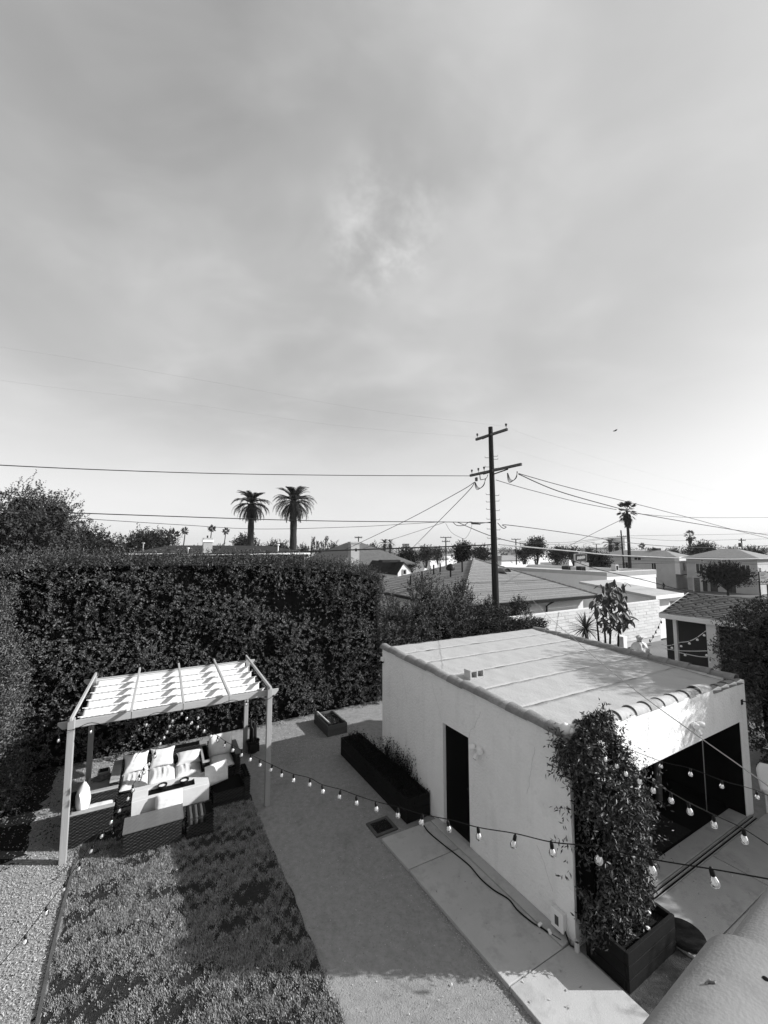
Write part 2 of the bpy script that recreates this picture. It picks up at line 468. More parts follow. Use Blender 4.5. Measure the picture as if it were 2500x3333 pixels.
def lobes_tree(name, label, base, lobes, leaf=.12, n=4000, m='leaf_far', limbs=True, trunk_r=.15, cat='tree', group=None,
               wid=.5, nl=8, sl=.4, parent=None, inner=.4, lump=.14):
    """tapered trunk, limbs to every lobe, leafy shoots through the lobes (x,y,z,rx,ry,rz)"""
    t = thing(name, label, cat, base, group)
    base = Vector(base)
    tot = sum(l[3] * l[4] for l in lobes)
    parts = []
    for l in lobes:
        k = max(8, int(n / nl * l[3] * l[4] / tot))
        s = sphere_pts(k)
        rad = np.where(rng.random(k) < inner, rng.uniform(.35, .85, k), rng.uniform(.84, 1.02, k))
        rad = rad * (1 + lump * vnoise(s * 2.3, 1.3, int(abs(l[0]) * 97 + l[2] * 31) % 1000))
        p = np.array(l[:3]) + s * rad[:, None] * np.array(l[3:6])
        d = s + rng.normal(0, .45, (k, 3)) + np.array([0, 0, .25])
        parts.append(shoot_leaves(p, d, sl, nl, leaf, leaf * wid))
    V, F = join_arr(parts)
    c = np_mesh('crown', V, F, M[m], t)
    c['kind'] = 'stuff'
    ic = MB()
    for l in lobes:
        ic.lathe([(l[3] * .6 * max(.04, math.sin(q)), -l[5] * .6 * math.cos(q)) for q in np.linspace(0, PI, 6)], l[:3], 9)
    ic.build('twig_shade', M['twig'], t)  # solid near-black ellipsoids, painted shade inside the crown
    if limbs:
        mb = MB(); c0 = Vector(lobes[0][:3])
        mb.tube([base, base.lerp(c0, .5) + Vector((trunk_r * .4, 0, 0)), c0], [trunk_r, trunk_r * .75, trunk_r * .4], 8)
        mb.build('trunk', M['bark'], t, True)
        mb = MB()
        for l in lobes:
            e = Vector(l[:3]); st = base.lerp(c0, .45)
            for q in range(3):
                e2 = e + Vector((random.uniform(-.6, .6) * l[3], random.uniform(-.6, .6) * l[4], random.uniform(-.2, .6) * l[5]))
                mb.tube([st, st.lerp(e2, .5) + Vector((0, 0, -.06 * l[5])), e2], [trunk_r * .5, trunk_r * .3, trunk_r * .08], 5)
        mb.build('limb', M['bark'], t, True)
    return t
PTH = R(28)                                       # the pergola and its seats stand a little askew to the shed
PU, PV = Vector((math.cos(PTH), math.sin(PTH), 0)), Vector((-math.sin(PTH), math.cos(PTH), 0))
def Q(a, b, z=0.0): return N0 + PU * a + PV * b + Vector((0, 0, z))
PM = Matrix.Rotation(PTH, 3, 'Z')
UM = Matrix.Rotation(TH, 3, 'Z')
def vplane(px, py, p0, p1):
    """where the sight line of a pixel meets the upright plane through two plan points"""
    d = ray(px, py); ex, ey = p1[0] - p0[0], p1[1] - p0[1]
    den = d.x * ey - d.y * ex
    t = (p0[0] * ey - p0[1] * ex) / den
    return Vector((d.x * t, d.y * t, CAM_H + d.z * t))

# ================================================================== GROUND
def polar_ground():
    rad = [0, 6, 14, 24, 34, 50, 70, 90, 130, 200, 400, 900, 1600]
    n = 72; vs = [(0, 0, -.03)]; fs = []
    for r in rad[1:]:
        for j in range(n):
            q = 2 * PI * j / n; x, y = r * math.cos(q), r * math.sin(q)
            vs.append((x, y, gz(x, y) - .03))
    for j in range(n): fs.append((0, 1 + j, 1 + (j + 1) % n))
    for i in range(len(rad) - 2):
        for j in range(n):
            a, b = 1 + i * n + j, 1 + i * n + (j + 1) % n
            fs.append((a, b, b + n, a + n))
    return struct(MB().add(vs, fs).build('ground', M['ground'], origin=(0, 0, 0)))
polar_ground()
def sheet(name, a0, a1, b0, b1, z, m, n=(1, 1), amp=0.0, jag=0.0, seed=1):
    nu, nv = n
    def fn(u, v):
        p = L(a0 + (a1 - a0) * u, b0 + (b1 - b0) * v, z)
        if amp:
            q = np.array([[p.x, p.y, 0.0]])
            p.z += amp * (.6 * float(vnoise(q, 2.2, seed)[0]) + .4 * float(vnoise(q, 6.0, seed + 1)[0]))
        if jag and (u in (0, 1) or v in (0, 1)):
            q = np.array([[p.x, p.y, 0.0]])
            o = jag * float(vnoise(q, 5.0, seed + 5)[0])
            p += U * o * (u in (0, 1)) + Vv * o * (v in (0, 1))
        return p
    return struct(grid_obj(name, nu, nv, fn, m))
sheet('dirt_path', -9.5, 9.5, -5.0, 9.6, 0.0, M['dg'], (110, 86), .006)
LA0, LA1, LB0, LB1 = -6.13, -3.10, -3.0, 6.6
sheet('lawn', LA0, LA1, LB0, LB1, .016, M['lawn'], (24, 60), .004, .03, 5)
sheet('mulch_bed', -9.4, LA0 - .06, -5.0, 9.55, .018, M['mulch_soil'], (30, 70), .006, .02, 9)
sheet('mulch_bed', LA0 - .06, -5.35, LB1 + .02, 9.55, .018, M['mulch_soil'], (10, 30), .005, .05, 12)
sheet('hedge_shade', -9.2, -6.95, 5.9, 9.5, .030, M['soil'], (20, 30), .008, .10, 18)  # dark sheet over the mulch: the hedge's shade put into colour
# lawn edging: a thin bent strip along its left side
mb = MB()
ed = [L(LA0 - .03 + .02 * math.sin(b * 1.3), b, 0) for b in np.linspace(-3, 5.2, 24)]
for p, q in zip(ed, ed[1:]):
    d = (q - p).normalized(); sdv = Vector((-d.y, d.x, 0)) * .018
    mb.hexa([p - sdv, q - sdv, q + sdv, p + sdv] + [x + Vector((0, 0, .055)) for x in (p - sdv, q - sdv, q + sdv, p + sdv)])
tag(mb.build('lawn_edging', M['board']), 'thin grey edging strip between the lawn and the mulch', 'edging')

def scatter_quads(name, pts, ln, wd, m, tilt=.5, lift=.004):
    n = len(pts)
    ang = rng.uniform(0, 2 * PI, n)
    D = np.stack([np.cos(ang), np.sin(ang), rng.normal(0, tilt * .4, n)], 1)
    Nn = np.stack([rng.normal(0, tilt, n), rng.normal(0, tilt, n), np.ones(n)], 1)
    V, F = leaf_arrays(pts + np.array([0, 0, lift]), D, Nn, ln, wd, .12)
    o = np_mesh(name, V, F, m); o['kind'] = 'stuff'; return o
def lpts(n, a0, a1, b0, b1, z=0.02):
    a = rng.uniform(a0, a1, n); b = rng.uniform(b0, b1, n)
    x = N0.x + CU * a - SU * b; y = N0.y + SU * a + CU * b
    return np.stack([x, y, np.full(n, z)], 1)
def thin(p, s, lo, seed):
    v = vnoise(p, s, seed) + rng.normal(0, .3, len(p)); return p[v > lo]
# wood chips and litter
ch = np.concatenate([lpts(52000, -9.3, LA0 - .05, -1.0, 6.0, .024), lpts(6000, -7.0, LA0 - .05, 6.0, 9.3, .024), lpts(1200, -9.0, -7.0, 6.0, 9.3, .036), lpts(9000, LA0 - .3, -4.6, LB1, 9.3, .022), lpts(4500, -2.2, .5, 6.6, 9.2, .008)])
scatter_quads('mulch_chips', ch, rng.uniform(.014, .042, len(ch)), rng.uniform(.007, .018, len(ch)), M['chip'], .5)
p = thin(lpts(9000, -9.3, LA0 - .05, -1.0, 9.4, .03), 2.0, .25, 4)
scatter_quads('dark_litter', p, rng.uniform(.02, .06, len(p)), rng.uniform(.012, .03, len(p)), M['soil'], .6)
p = np.concatenate([lpts(3000, LA1, -1.2, -3, 9), thin(lpts(5000, .6, 2.6, -3, -.7), 3, 0, 3), lpts(1300, -1.4, -.6, 3.0, 7.0)])
g_ = lpts(1800, -.06, .06, -2.4, 3.1, 0); e_ = np.abs(rng.normal(0, .05, len(g_)))[:, None]; g1_ = g_ + np.array([[-CU, -SU, 0]]) * (1.20 + e_) ; p = np.concatenate([p, g1_])
p[:, 2] = .004
scatter_quads('pebbles', p, rng.uniform(.006, .022, len(p)), rng.uniform(.006, .018, len(p)), M['pebble'], .5, .006)
p = np.concatenate([lpts(150, LA0 - .8, LA1, -3, 6, .05), lpts(40, LA1, 0, -3, 8, .012), lpts(30, 1.0, 4, -1.5, -.4, .06)])
p = np.concatenate([p, lpts(46, -1.15, -.22, -2, 3, .058), lpts(40, 1.3, 4, -1.6, -.2, .048)])
scatter_quads('fallen_leaves', p, rng.uniform(.025, .055, len(p)), rng.uniform(.012, .025, len(p)), M['chip'], .5, .01)
# grass
def grass():
    p = lpts(360000, LA0 - .03, LA1 + .05, -1.2, LB1, .02)
    e_ = (p[:, 0] - N0.x) * CU + (p[:, 1] - N0.y) * SU
    p = p[e_ < LA1 + .015 + .016 * vnoise(p, 5.0, 55)]
    edge = np.abs(rng.normal(0, .012, (len(p), 1))) * 0
    cl = vnoise(p, 3.2, 11) * .6 + vnoise(p, 9.0, 12) * .5
    bare = vnoise(p, 1.1, 77)
    keep = (cl + rng.normal(0, .3, len(p)) > -.22) & (bare + .6 * cl + rng.normal(0, .3, len(p)) > -1.55)
    p = p[keep]; cl = cl[keep]; n = len(p)
    ang = rng.uniform(0, 2 * PI, n)
    lean = np.abs(rng.normal(.75, .4, n))
    D = np.stack([np.cos(ang) * lean, np.sin(ang) * lean, np.ones(n)], 1)
    Nn = np.stack([np.cos(ang), np.sin(ang), rng.normal(.2, .3, n)], 1)
    ln = np.clip(.030 + .016 * cl + rng.normal(0, .009, n), .012, .075)
    V, F = leaf_arrays(p, D, Nn, ln, rng.uniform(.0045, .0095, n), .1)
    o = np_mesh('grass', V, F, M['grass']); o['kind'] = 'stuff'
grass()

sheet('soil_bed', .02, 1.20, -2.4, -.70, .014, M['bed_soil'], (20, 30), .008, .0, 15)
# concrete walk along the shed: three poured slabs, recessed joints
wk = struct(MB().lbox(-1.10, -.25, -2.4, 3.05, -.02, .02).build('walkway', M['concrete']))
def slab(poly, z0, z1, m, parent, name='slab'):
    return MB().prism([L(a, b, z0) for a, b in poly], (0, 0, z1 - z0)).build(name, m, parent, bevel=.008)
slab([(-1.24, 2.26), (-.19, 2.22), (-.19, 3.08), (-1.27, 3.13)], -.01, .055, M['concrete'], wk)
slab([(-1.19, .085), (-.19, .065), (-.19, 2.205), (-1.24, 2.245)], -.01, .055, M['concrete'], wk)
slab([(-1.17, -2.4), (-.02, -2.4), (-.02, .05), (-1.19, .07)], -.01, .055, M['concrete'], wk)
# patio slabs before the wide opening
pt = struct(MB().lbox(1.3, 6.2, -2.9, -.16, -.02, .02).build('patio', M['patio']))
for a0, a1, b0, b1 in ((1.22, 3.58, -.92, -.155), (3.60, 6.3, -.92, -.155), (1.22, 3.58, -2.9, -.935), (3.60, 6.3, -2.9, -.935)):
    slab([(a0, b0), (a1, b0), (a1, b1), (a0, b1)], -.01, .045, M['patio'], pt)
# iron grate in the path
gr = thing('drain_grate', 'square cast iron drain grate set in the dirt path by the walkway', 'grate', L(-1.07, 3.47, 0))
MB().lbox(-1.29, -.85, 3.27, 3.67, .002, .006).build('pit', M['black'], gr)
mb = MB()
for a0, a1, b0, b1 in ((-1.31, -1.25, 3.25, 3.69), (-.89, -.83, 3.25, 3.69), (-1.25, -.89, 3.25, 3.31), (-1.25, -.89, 3.63, 3.69)):
    mb.lbox(a0, a1, b0, b1, .0, .03)
mb.build('frame', M['board'], gr)
bar = None
for k in range(9):
    a = -1.22 + k * .0375
    if bar is None:
        bar = MB().lbox(a - .008, a + .008, 3.315, 3.625, .008, .024).build('bar', M['iron'], gr); o0 = toL(WL[bar.name])
    else:
        dup(bar, 'bar', L(o0[0] + k * .0375, o0[1], o0[2]), gr)
for b in (3.39, 3.47, 3.55):
    MB().lbox(-1.245, -.895, b - .006, b + .006, .01, .02).build('cross_bar', M['iron'], gr)

# ================================================================== SHED
SH_A, SH_B = 5.80, 5.32
shed = thing('shed', 'white stucco flat roofed shed with clay tile capped parapets', 'shed', L(SH_A / 2, SH_B / 2, 0))
def zl(b): return 2.77 + .033 * b                   # parapet height, side walls
def zf(a): return 2.77 - .017 * a
def zr(a, b): return 2.64 + .05 * b - .01 * a       # roof surface
T = .18
def wall_poly(name, pts, off, m, parent):
    return MB().prism(pts, off).build(name, m, parent)
# side wall with the door opening (three pieces butted)
mb = MB()
def side_piece(b0, b1, z0, top=None):
    t0, t1 = (zl(b0), zl(b1)) if top is None else (top, top)
    mb.prism([L(0, b0, z0), L(0, b1, z0), L(0, b1, t1), L(0, b0, t0)], U * T)
side_piece(0, 2.12, 0); side_piece(2.88, SH_B, 0); side_piece(2.12, 2.88, 1.96)
mb.build('side_wall', M['stucco'], shed)
mb = MB()
for a0, a1, z0 in ((T, 1.75, 0), (5.47, SH_A, 0), (1.75, 5.47, 1.88)):
    mb.prism([L(a0, 0, z0), L(a1, 0, z0), L(a1, 0, zf(a1)), L(a0, 0, zf(a0))], Vv * .14 if a0 > 1 else Vv * T)
mb.build('front_wall', M['stucco'], shed)
MB().prism([L(T, SH_B, 0), L(SH_A, SH_B, 0), L(SH_A, SH_B, zr(SH_A, SH_B) - .03), L(T, SH_B, zr(0, SH_B) - .03)], -Vv * T).build('rear_wall', M['stucco'], shed)
MB().prism([L(SH_A, .3, 0), L(SH_A, SH_B - T, 0), L(SH_A, SH_B - T, zf(SH_A) + .033 * SH_B), L(SH_A, .3, zf(SH_A) + .01)], -U * T).build('end_wall', M['stucco'], shed)
# black sheets and floor put the room's shade into colour; furniture inside
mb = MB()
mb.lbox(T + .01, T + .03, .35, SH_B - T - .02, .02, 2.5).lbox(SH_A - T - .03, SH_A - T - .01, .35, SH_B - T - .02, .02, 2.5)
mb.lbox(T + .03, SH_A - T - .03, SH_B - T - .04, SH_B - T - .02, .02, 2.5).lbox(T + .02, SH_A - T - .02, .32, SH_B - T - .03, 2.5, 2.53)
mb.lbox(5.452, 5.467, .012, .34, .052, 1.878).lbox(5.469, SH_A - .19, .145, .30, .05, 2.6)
mb.build('shade_lining', M['interior'], shed)
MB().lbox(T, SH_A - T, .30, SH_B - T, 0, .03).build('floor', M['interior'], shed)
tag(grid_obj('turf_rug', 30, 20, lambda u, v: L(1.9 + 2.1 * u, .34 + 1.5 * v, .045 + .012 * math.sin(u * 91 + v * 57) * math.sin(v * 83 - u * 31)), M['turf']),
    'dark rough turf rug on the floor inside the wide opening', 'rug')
sill = MB().lbox(1.75, 5.47, -.005, .295, 0, .05).build('threshold', M['patio'], shed, bevel=.006)
mb = MB()
for b in (-.145, -.085, -.03): mb.lbox(1.3, 5.62, b - .006, b + .006, .0, .046)
mb.build('track_rail', M['patio'], shed)
MB().lbox(1.3, 5.62, -.15, -.01, .005, .012).build('track_slot', M['black'], shed)
dr = MB().lbox(.07, .11, 2.125, 2.875, .06, 1.955).build('door', M['black'], shed)
MB().lathe([(.0, 0), (.025, 0), (.03, .02), (.0, .045)], L(.068, 2.2, 1.0), 10, Matrix.Rotation(TH, 3, 'Z') @ Matrix.Rotation(-PI / 2, 3, 'Y')).build('handle', M['iron'], dr, True)
MB().lbox(.0, .17, 2.125, 2.875, 0, .055).build('door_sill', M['concrete'], shed)
MB().lbox(-.185, -.002, .07, 3.06, -.01, .075).build('footing', M['concrete'], shed, bevel=.01)
MB().lbox(.0, .18, 3.06, SH_B, -.01, .0).build('footing_base', M['concrete'], shed)
pnl = MB().box(L(3.9, 1.9, .72), (.55, .06, 1.35), 0, UM @ Matrix.Rotation(R(-16), 3, 'Y') @ Matrix.Rotation(R(10), 3, 'X')).build('leaning_board', M['dark_board'])
tag(pnl, 'dark board leaning in the gloom inside the shed opening', 'board')
MB().tube([L(4.55, 1.2, .03), L(4.55, 1.2, 2.5)], .07, 10).build('post', M['board'], shed, True)
MB().lbox(4.12, 4.26, 1.24, 1.27, 1.55, 2.45).build('hanging_strip', M['dark_board'], shed)
MB().tube([L(5.0, .5, .03), L(5.0, .5, 2.45)], .008, 5).build('chain', M['steel'], shed)
# roof membrane in lapped strips, seams run along the front
edges = [.18, 1.22, 2.12, 3.0, 3.92, 4.72, SH_B + .06]
for k in range(6):
    b0, b1 = edges[k] + .0015, edges[k + 1] - .002
    def fn(u, v, b0=b0, b1=b1, k=k):
        a = .15 + (SH_A - .30) * u; b = b0 + (b1 - b0) * v
        q = np.array([[a, b * .6, k * 3.0]])
        w_ = .006 * float(vnoise(q, 2.0, 21)[0]) + .004 * float(vnoise(q, 5.5, 22)[0]) + .003 * max(0, float(vnoise(q * np.array([3.0, .7, 1]), 2.0, 23)[0]) - .6)
        return L(a, b, zr(a, b) + w_ + .012)
    grid_obj('roof_strip', 90, 10, fn, M['membrane'], shed, True, .006)
MB().prism([L(.15, .15, zr(0, .15) - .05), L(SH_A - .15, .15, zr(SH_A, .15) - .05), L(SH_A - .15, SH_B + .05, zr(SH_A, SH_B) - .05), L(.15, SH_B + .05, zr(0, SH_B) - .05)], (0, 0, .049)).build('roof_deck', M['roof_mid'], shed)
MB().lbox(.15, SH_A - .15, SH_B + .0, SH_B + .07, zr(3, SH_B) - .16, zr(3, SH_B) - .062).build('fascia', M['white_paint'], shed)
# clay barrel caps
def barrel(length, r0, r1, th=.016, n=9, sag=.2):
    """open half-barrel along +x, outer radius r0 at x=0"""
    vs, fs = [], []
    for x, r in ((0, r0), (length, r1)):
        for rr in (r, r - th):
            for j in range(n + 1):
                q = PI * j / n
                vs.append((x, math.cos(q) * rr, math.sin(q) * rr * .8))
    m_ = n + 1
    for j in range(n):
        fs += [(j, j + 1, 2 * m_ + j + 1, 2 * m_ + j), (m_ + j + 1, m_ + j, 3 * m_ + j, 3 * m_ + j + 1),
               (j + 1, j, m_ + j, m_ + j + 1), (2 * m_ + j, 2 * m_ + j + 1, 3 * m_ + j + 1, 3 * m_ + j)]
    fs += [(0, 2 * m_, 3 * m_, m_), (n, m_ + n, 3 * m_ + n, 2 * m_ + n)]
    return MB().add(vs, fs)
def cap_row(p0, p1, n, mats, r0, r1, jz=.006, lift=.012, tilt=.03):
    d = p1 - p0; ln = d.length / n
    protos = {}
    rz = math.atan2(d.y, d.x); ry = -math.asin(d.z / d.length)
    for k in range(n):
        mk = mats[k % len(mats)] if not callable(mats) else mats(k)
        loc = p0 + d * (k / n) + Vector((0, 0, random.uniform(-jz, jz) + lift))
        rot = Euler((random.uniform(-.06, .06), ry + tilt + random.uniform(-.012, .012), rz + random.uniform(-.02, .02)), 'XYZ')
        if mk not in protos:
            protos[mk] = barrel(ln * 1.12, r0, r1).build('cap_tile', M[mk], shed, True, origin=(0, 0, 0))
            o = protos[mk]; WL[o.name] = loc; o.location = loc - WL[shed.name]
        else:
            o = dup(protos[mk], 'cap_tile', loc, shed)
        o.rotation_euler = rot
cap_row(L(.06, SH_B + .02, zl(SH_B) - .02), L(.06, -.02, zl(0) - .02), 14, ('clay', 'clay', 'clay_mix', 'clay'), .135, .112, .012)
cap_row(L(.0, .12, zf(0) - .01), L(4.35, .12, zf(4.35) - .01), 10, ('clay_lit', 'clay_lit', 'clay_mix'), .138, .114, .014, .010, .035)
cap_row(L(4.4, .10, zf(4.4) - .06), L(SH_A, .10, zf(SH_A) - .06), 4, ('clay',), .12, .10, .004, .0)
cap_row(L(SH_A - .09, .1, zf(SH_A) - .015), L(SH_A - .09, SH_B, zf(SH_A) + .033 * SH_B - .015), 12, ('clay',), .135, .115)
# mortar lumps in the tile ends at the near corner
me_ = MB()
for c, r in ((L(.02, .05, 2.86), .085), (L(.06, -.02, 2.83), .06), (L(.3, .06, 2.78), .05)):
    me_.lathe([(r * .2, -r), (r * .8, -r * .6), (r, 0), (r * .75, r * .65), (r * .2, r)], c, 9)
me_.build('mortar_lump', M['wall_white'], shed, True)
def crack(pts_, parent, r=.0022):
    MB().tube([Vector(p) for p in pts_], r, 4).build('hairline_crack', M['wall_mid'], parent)
def walk_line(p, d, n, st, jit):
    out_ = [p]
    for _ in range(n):
        p = (p[0] + d[0] * st + random.uniform(-jit, jit), p[1] + d[1] * st + random.uniform(-jit, jit)); out_.append(p)
    return out_
for p0_, d_, n_ in (((2.9, 1.98), (.5, .9), 12), ((2.1, 1.97), (-.6, .8), 11), ((.6, 2.4), (.2, -1), 14), ((4.4, 2.6), (-.25, -1), 12), ((.35, .5), (.5, .85), 9)):
    crack([L(-.0005, b, z) for b, z in walk_line(p0_, d_, n_, .06, .022)], shed)
for p0_, d_, n_ in (((1.9, 1.9), (.25, 1), 12), ((3.2, 1.9), (-.3, 1), 10)):
    crack([L(a, -.0005, z) for a, z in walk_line(p0_, d_, n_, .06, .022)], shed)
# fittings on the walls
def floodlight(c, ax, side, label, face):
    """twin head security light: plate, two heads, sensor. ax outward, side along the wall"""
    t = thing('security_light', label, 'security light', c)
    mb = MB(); m = Matrix((side, Vector((0, 0, 1)).cross(side) * -1, Vector((0, 0, 1)))).transposed()
    c = Vector(c)
    up = Vector((0, 0, 1))
    mo = Matrix((side, up, ax)).transposed()
    MB().lathe([(.055, 0), (.06, .01), (.055, .03), (.03, .045)], c, 14, mo).build('plate', M['white'], t, True)
    for s_, lift in ((-1, .05), (1, .03)):
        d = (ax * .8 + side * s_ * .75 + up * -.25).normalized()
        q = d.to_track_quat('Z', 'Y').to_matrix()
        b0 = c + ax * .05 + side * s_ * .075 + up * lift
        h = MB().tube([c + ax * .03, b0], .015, 8).lathe([(.022, -.03), (.042, -.02), (.05, .02), (.055, .075), (.05, .08), (.0, .072)], b0, 14, q).build('lamp_head', M['white'], t, True)
        MB().lathe([(.0, .0), (.044, .0), (.044, .003), (.0, .004)], b0 + d * .08, 14, q).build('lens', M['frost'], h, True)
    d = (ax * .6 - up * .8).normalized(); q = d.to_track_quat('Z', 'Y').to_matrix(); b0 = c + ax * .06 - up * .07
    h = MB().tube([c + ax * .02, b0], .014, 8).box(b0 + d * .035, (.055, .06, .09), 0, q).build('camera_body', M['white'], t, bevel=.008)
    MB().box(b0 + d * .082, (.045, .045, .006), 0, q).build('camera_lens', M['black'], h)
floodlight(L(0, 1.84, 1.86), -U, Vv, 'white twin head security light on the shaded side wall beside the door', 0)
floodlight(L(3.57, 0, 2.20), -Vv, U, 'white twin head security light on the sunlit front wall over the opening', 0)
bx = thing('wall_sensor', 'small white sensor box high on the rear corner of the shed', 'sensor', L(-.03, SH_B - .05, 2.62))
MB().lbox(-.06, -.002, SH_B - .1, SH_B, 2.62, 2.72).build('case', M['white'], bx, bevel=.01)
MB().lbox(-.05, -.012, SH_B - .09, SH_B - .01, 2.58, 2.62).build('visor', M['black'], bx)
hk = thing('wall_hook', 'dark iron hook on the front wall over the pillar', 'hook', L(5.61, -.01, 2.26))
MB().lbox(5.57, 5.65, -.012, -.001, 2.2, 2.3).build('backplate', M['iron'], hk)
MB().tube([L(5.61, -.01, 2.27), L(5.61, -.09, 2.28), L(5.61, -.14, 2.25), L(5.61, -.15, 2.2)], .012, 6).build('arm', M['iron'], hk, True)
ob = thing('outlet_box', 'pale outdoor power outlet box with open cover low on the shed corner', 'outlet', L(-.05, .24, .12))
MB().lbox(-.075, -.002, .13, .31, .14, .36).build('case', M['wall_white'], ob, bevel=.01)
MB().lbox(-.10, -.078, .12, .32, .13, .37).build('cover', M['white'], ob, bevel=.008)
MB().lbox(-.104, -.1005, .19, .25, .19, .31).build('socket_face', M['ink'], ob)
MB().tube([L(-.04, .22, .14), L(-.04, .22, .07)], .016, 8).build('conduit', M['iron'], ob, True)
pts = [L(-.03, .16, .16), L(-.06, .08, .1), L(-.09, .02, .075), L(-.05, -.06, .08)]
tag(MB().tube(pts, .012, 7).build('power_cable', M['cable'], smooth=True), 'short black cord drooping from the outlet box to the corner', 'cord')
stub = MB().lathe([(.035, 0), (.035, .1), (.028, .13), (.0, .135)], L(-.06, -.06, .055), 10).build('pipe_stub', M['wall_grey'], smooth=True)
tag(stub, 'short grey pipe stub standing at the foot of the shed corner', 'pipe')
def smooth_path(ctrl, n=60):
    out_ = []; c = [Vector(x) for x in ctrl]; c = [c[0]] + c + [c[-1]]
    seg = len(c) - 3
    for i in range(n + 1):
        t = i / n * seg; k = min(int(t), seg - 1); t -= k
        p0, p1, p2, p3 = c[k:k + 4]
        out_.append(.5 * ((2 * p1) + (p2 - p0) * t + (2 * p0 - 5 * p1 + 4 * p2 - p3) * t * t + (3 * p1 - p0 - 3 * p2 + p3) * t ** 3))
    return out_
Z8 = lambda x, y: (1200 + x * .7836, 2650 + y * .7836)
cc = [Z8(*p) for p in ((230, 48), (250, 75), (300, 118), (360, 165), (420, 215), (465, 268), (520, 315), (580, 352), (620, 400), (680, 450), (715, 470), (760, 500), (800, 525))]
cord = MB().tube(smooth_path([G(x, y, .068) for x, y in cc], 80), .011, 7).build('extension_cable', M['cable'], smooth=True)
tag(cord, 'long black extension cord snaking along the concrete walkway', 'cord')
for i, (x, y) in enumerate(((712, 462), (752, 492))):
    p = G(*Z8(x, y), .07)
    o = MB().box(p + Vector((0, 0, .012)), (.07, .04, .03), .6 + i).build('cord_plug', M['white'], bevel=.008)
    tag(o, ('white plug on the cord joint nearer the door' if i == 0 else 'white plug on the cord joint below the outlet box'), 'plug', 'plugs on the extension cord')
# concrete block left on the roof
cb = thing('concrete_block', 'hollow concrete block lying on the shed roof behind the tiles', 'concrete block', L(.68, 2.72, zr(.6, 2.7)))
zc_ = zr(.6, 2.7) + .008
mb = MB()
for z0, z1 in ((0, .035), (.155, .19)): mb.lbox(.50, .88, 2.60, 2.79, zc_ + z0, zc_ + z1)
for a0, a1 in ((.50, .535), (.672, .708), (.845, .88)): mb.lbox(a0, a1, 2.60, 2.79, zc_ + .035, zc_ + .155)
mb.build('block_body', M['cmu'], cb, bevel=.004)

# ================================================================== PLANTERS
def plank_box(name, label, a0, a1, b0, b1, h, rows, m, soil_m, frame=L, cat='planter', th=.045):
    t = thing(name, label, cat, frame((a0 + a1) / 2, (b0 + b1) / 2, 0))
    hh = h / rows
    def fb(x0, x1, y0, y1, z0, z1):
        return MB().hexa([frame(x0, y0, z0), frame(x1, y0, z0), frame(x1, y1, z0), frame(x0, y1, z0), frame(x0, y0, z1), frame(x1, y0, z1), frame(x1, y1, z1), frame(x0, y1, z1)])
    for k in range(rows):
        z0, z1 = k * hh + .003, (k + 1) * hh - .004
        e = [random.uniform(-.004, .004) for _ in range(4)]
        fb(a0, a1, b0 + e[0], b0 + th + e[0], z0, z1).build('board', m, t, bevel=.004)
        fb(a0, a1, b1 - th + e[1], b1 + e[1], z0, z1).build('board', m, t, bevel=.004)
        fb(a0 + e[2], a0 + th + e[2], b0 + th + .006, b1 - th - .006, z0, z1).build('board', m, t, bevel=.004)
        fb(a1 - th + e[3], a1 + e[3], b0 + th + .006, b1 - th - .006, z0, z1).build('board', m, t, bevel=.004)
    fb(a0 + th + .01, a1 - th - .01, b0 + th + .012, b1 - th - .012, .02, h * .78).build('soil', soil_m, t)
    return t
plank_box('planter_box', 'dark stained board planter at the shed corner holding the vine', .05, 1.16, -.70, -.12, .46, 3, M['dark_board'], M['soil'])
plank_box('raised_bed', 'long dark raised bed against the shaded side of the shed', -.60, -.03, 3.30, 6.5, .44, 2, M['dark_board'], M['soil'])
plank_box('raised_bed', 'short weathered raised bed below the hedge behind the shed', -.52, .10, 7.6, 8.72, .30, 2, M['board'], M['soil'])
# lid board leaning in the short bed, cleat to its right
tag(MB().box(L(-.42, 8.2, .34), (.06, 1.0, .02), 0, UM @ Matrix.Rotation(R(20), 3, 'Y')).build('loose_board', M['oak_pale']), 'pale loose board lying on the rim of the short raised bed', 'board')
tag(MB().tube([L(.12, 7.5, .03), L(.05, 6.9, .04), L(-.02, 6.55, .05)], .02, 7).build('garden_hose', M['steel'], smooth=True), 'pale pipe running between the two raised beds', 'pipe')
# rosemary in the long bed
def sprigs(name, label, spots, h, m, cat='plant'):
    base = spots[0]
    t = thing(name, label, cat, base)
    P, D = [], []
    for s in spots:
        for _ in range(16):
            P.append(np.array(s) + rng.normal(0, [.06, .06, 0], 3)); D.append([rng.normal(0, .2), rng.normal(0, .2), 1])
    V, F = shoot_leaves(np.array(P), np.array(D), h, 34, .045, .012, .8, .3, .2)
    o = np_mesh('stems', V, F, m, t); o['kind'] = 'stuff'; return t
sprigs('rosemary_bush', 'upright rosemary shoots showing dark against the shaded shed wall', [tuple(L(-.14, b, .34)) for b in (3.95, 4.1, 4.2, 4.35, 4.5, 4.6, 4.75, 5.0)], .52, M['rosemary'])
P = np.array([tuple(L(random.uniform(-.5, -.1), random.uniform(3.4, 6.3), .32)) for _ in range(900)])
V, F = shoot_leaves(P, rng.normal(0, .5, (900, 3)) + np.array([0, 0, .7]), .26, 10, .05, .024)
o = np_mesh('bed_plants', V, F, M['rosemary']); tag(o, 'low dark herbs filling the long raised bed', 'plants', kind='stuff')
P = np.array([tuple(L(random.uniform(-.42, .02), random.uniform(7.7, 8.6), .2)) for _ in range(50)])
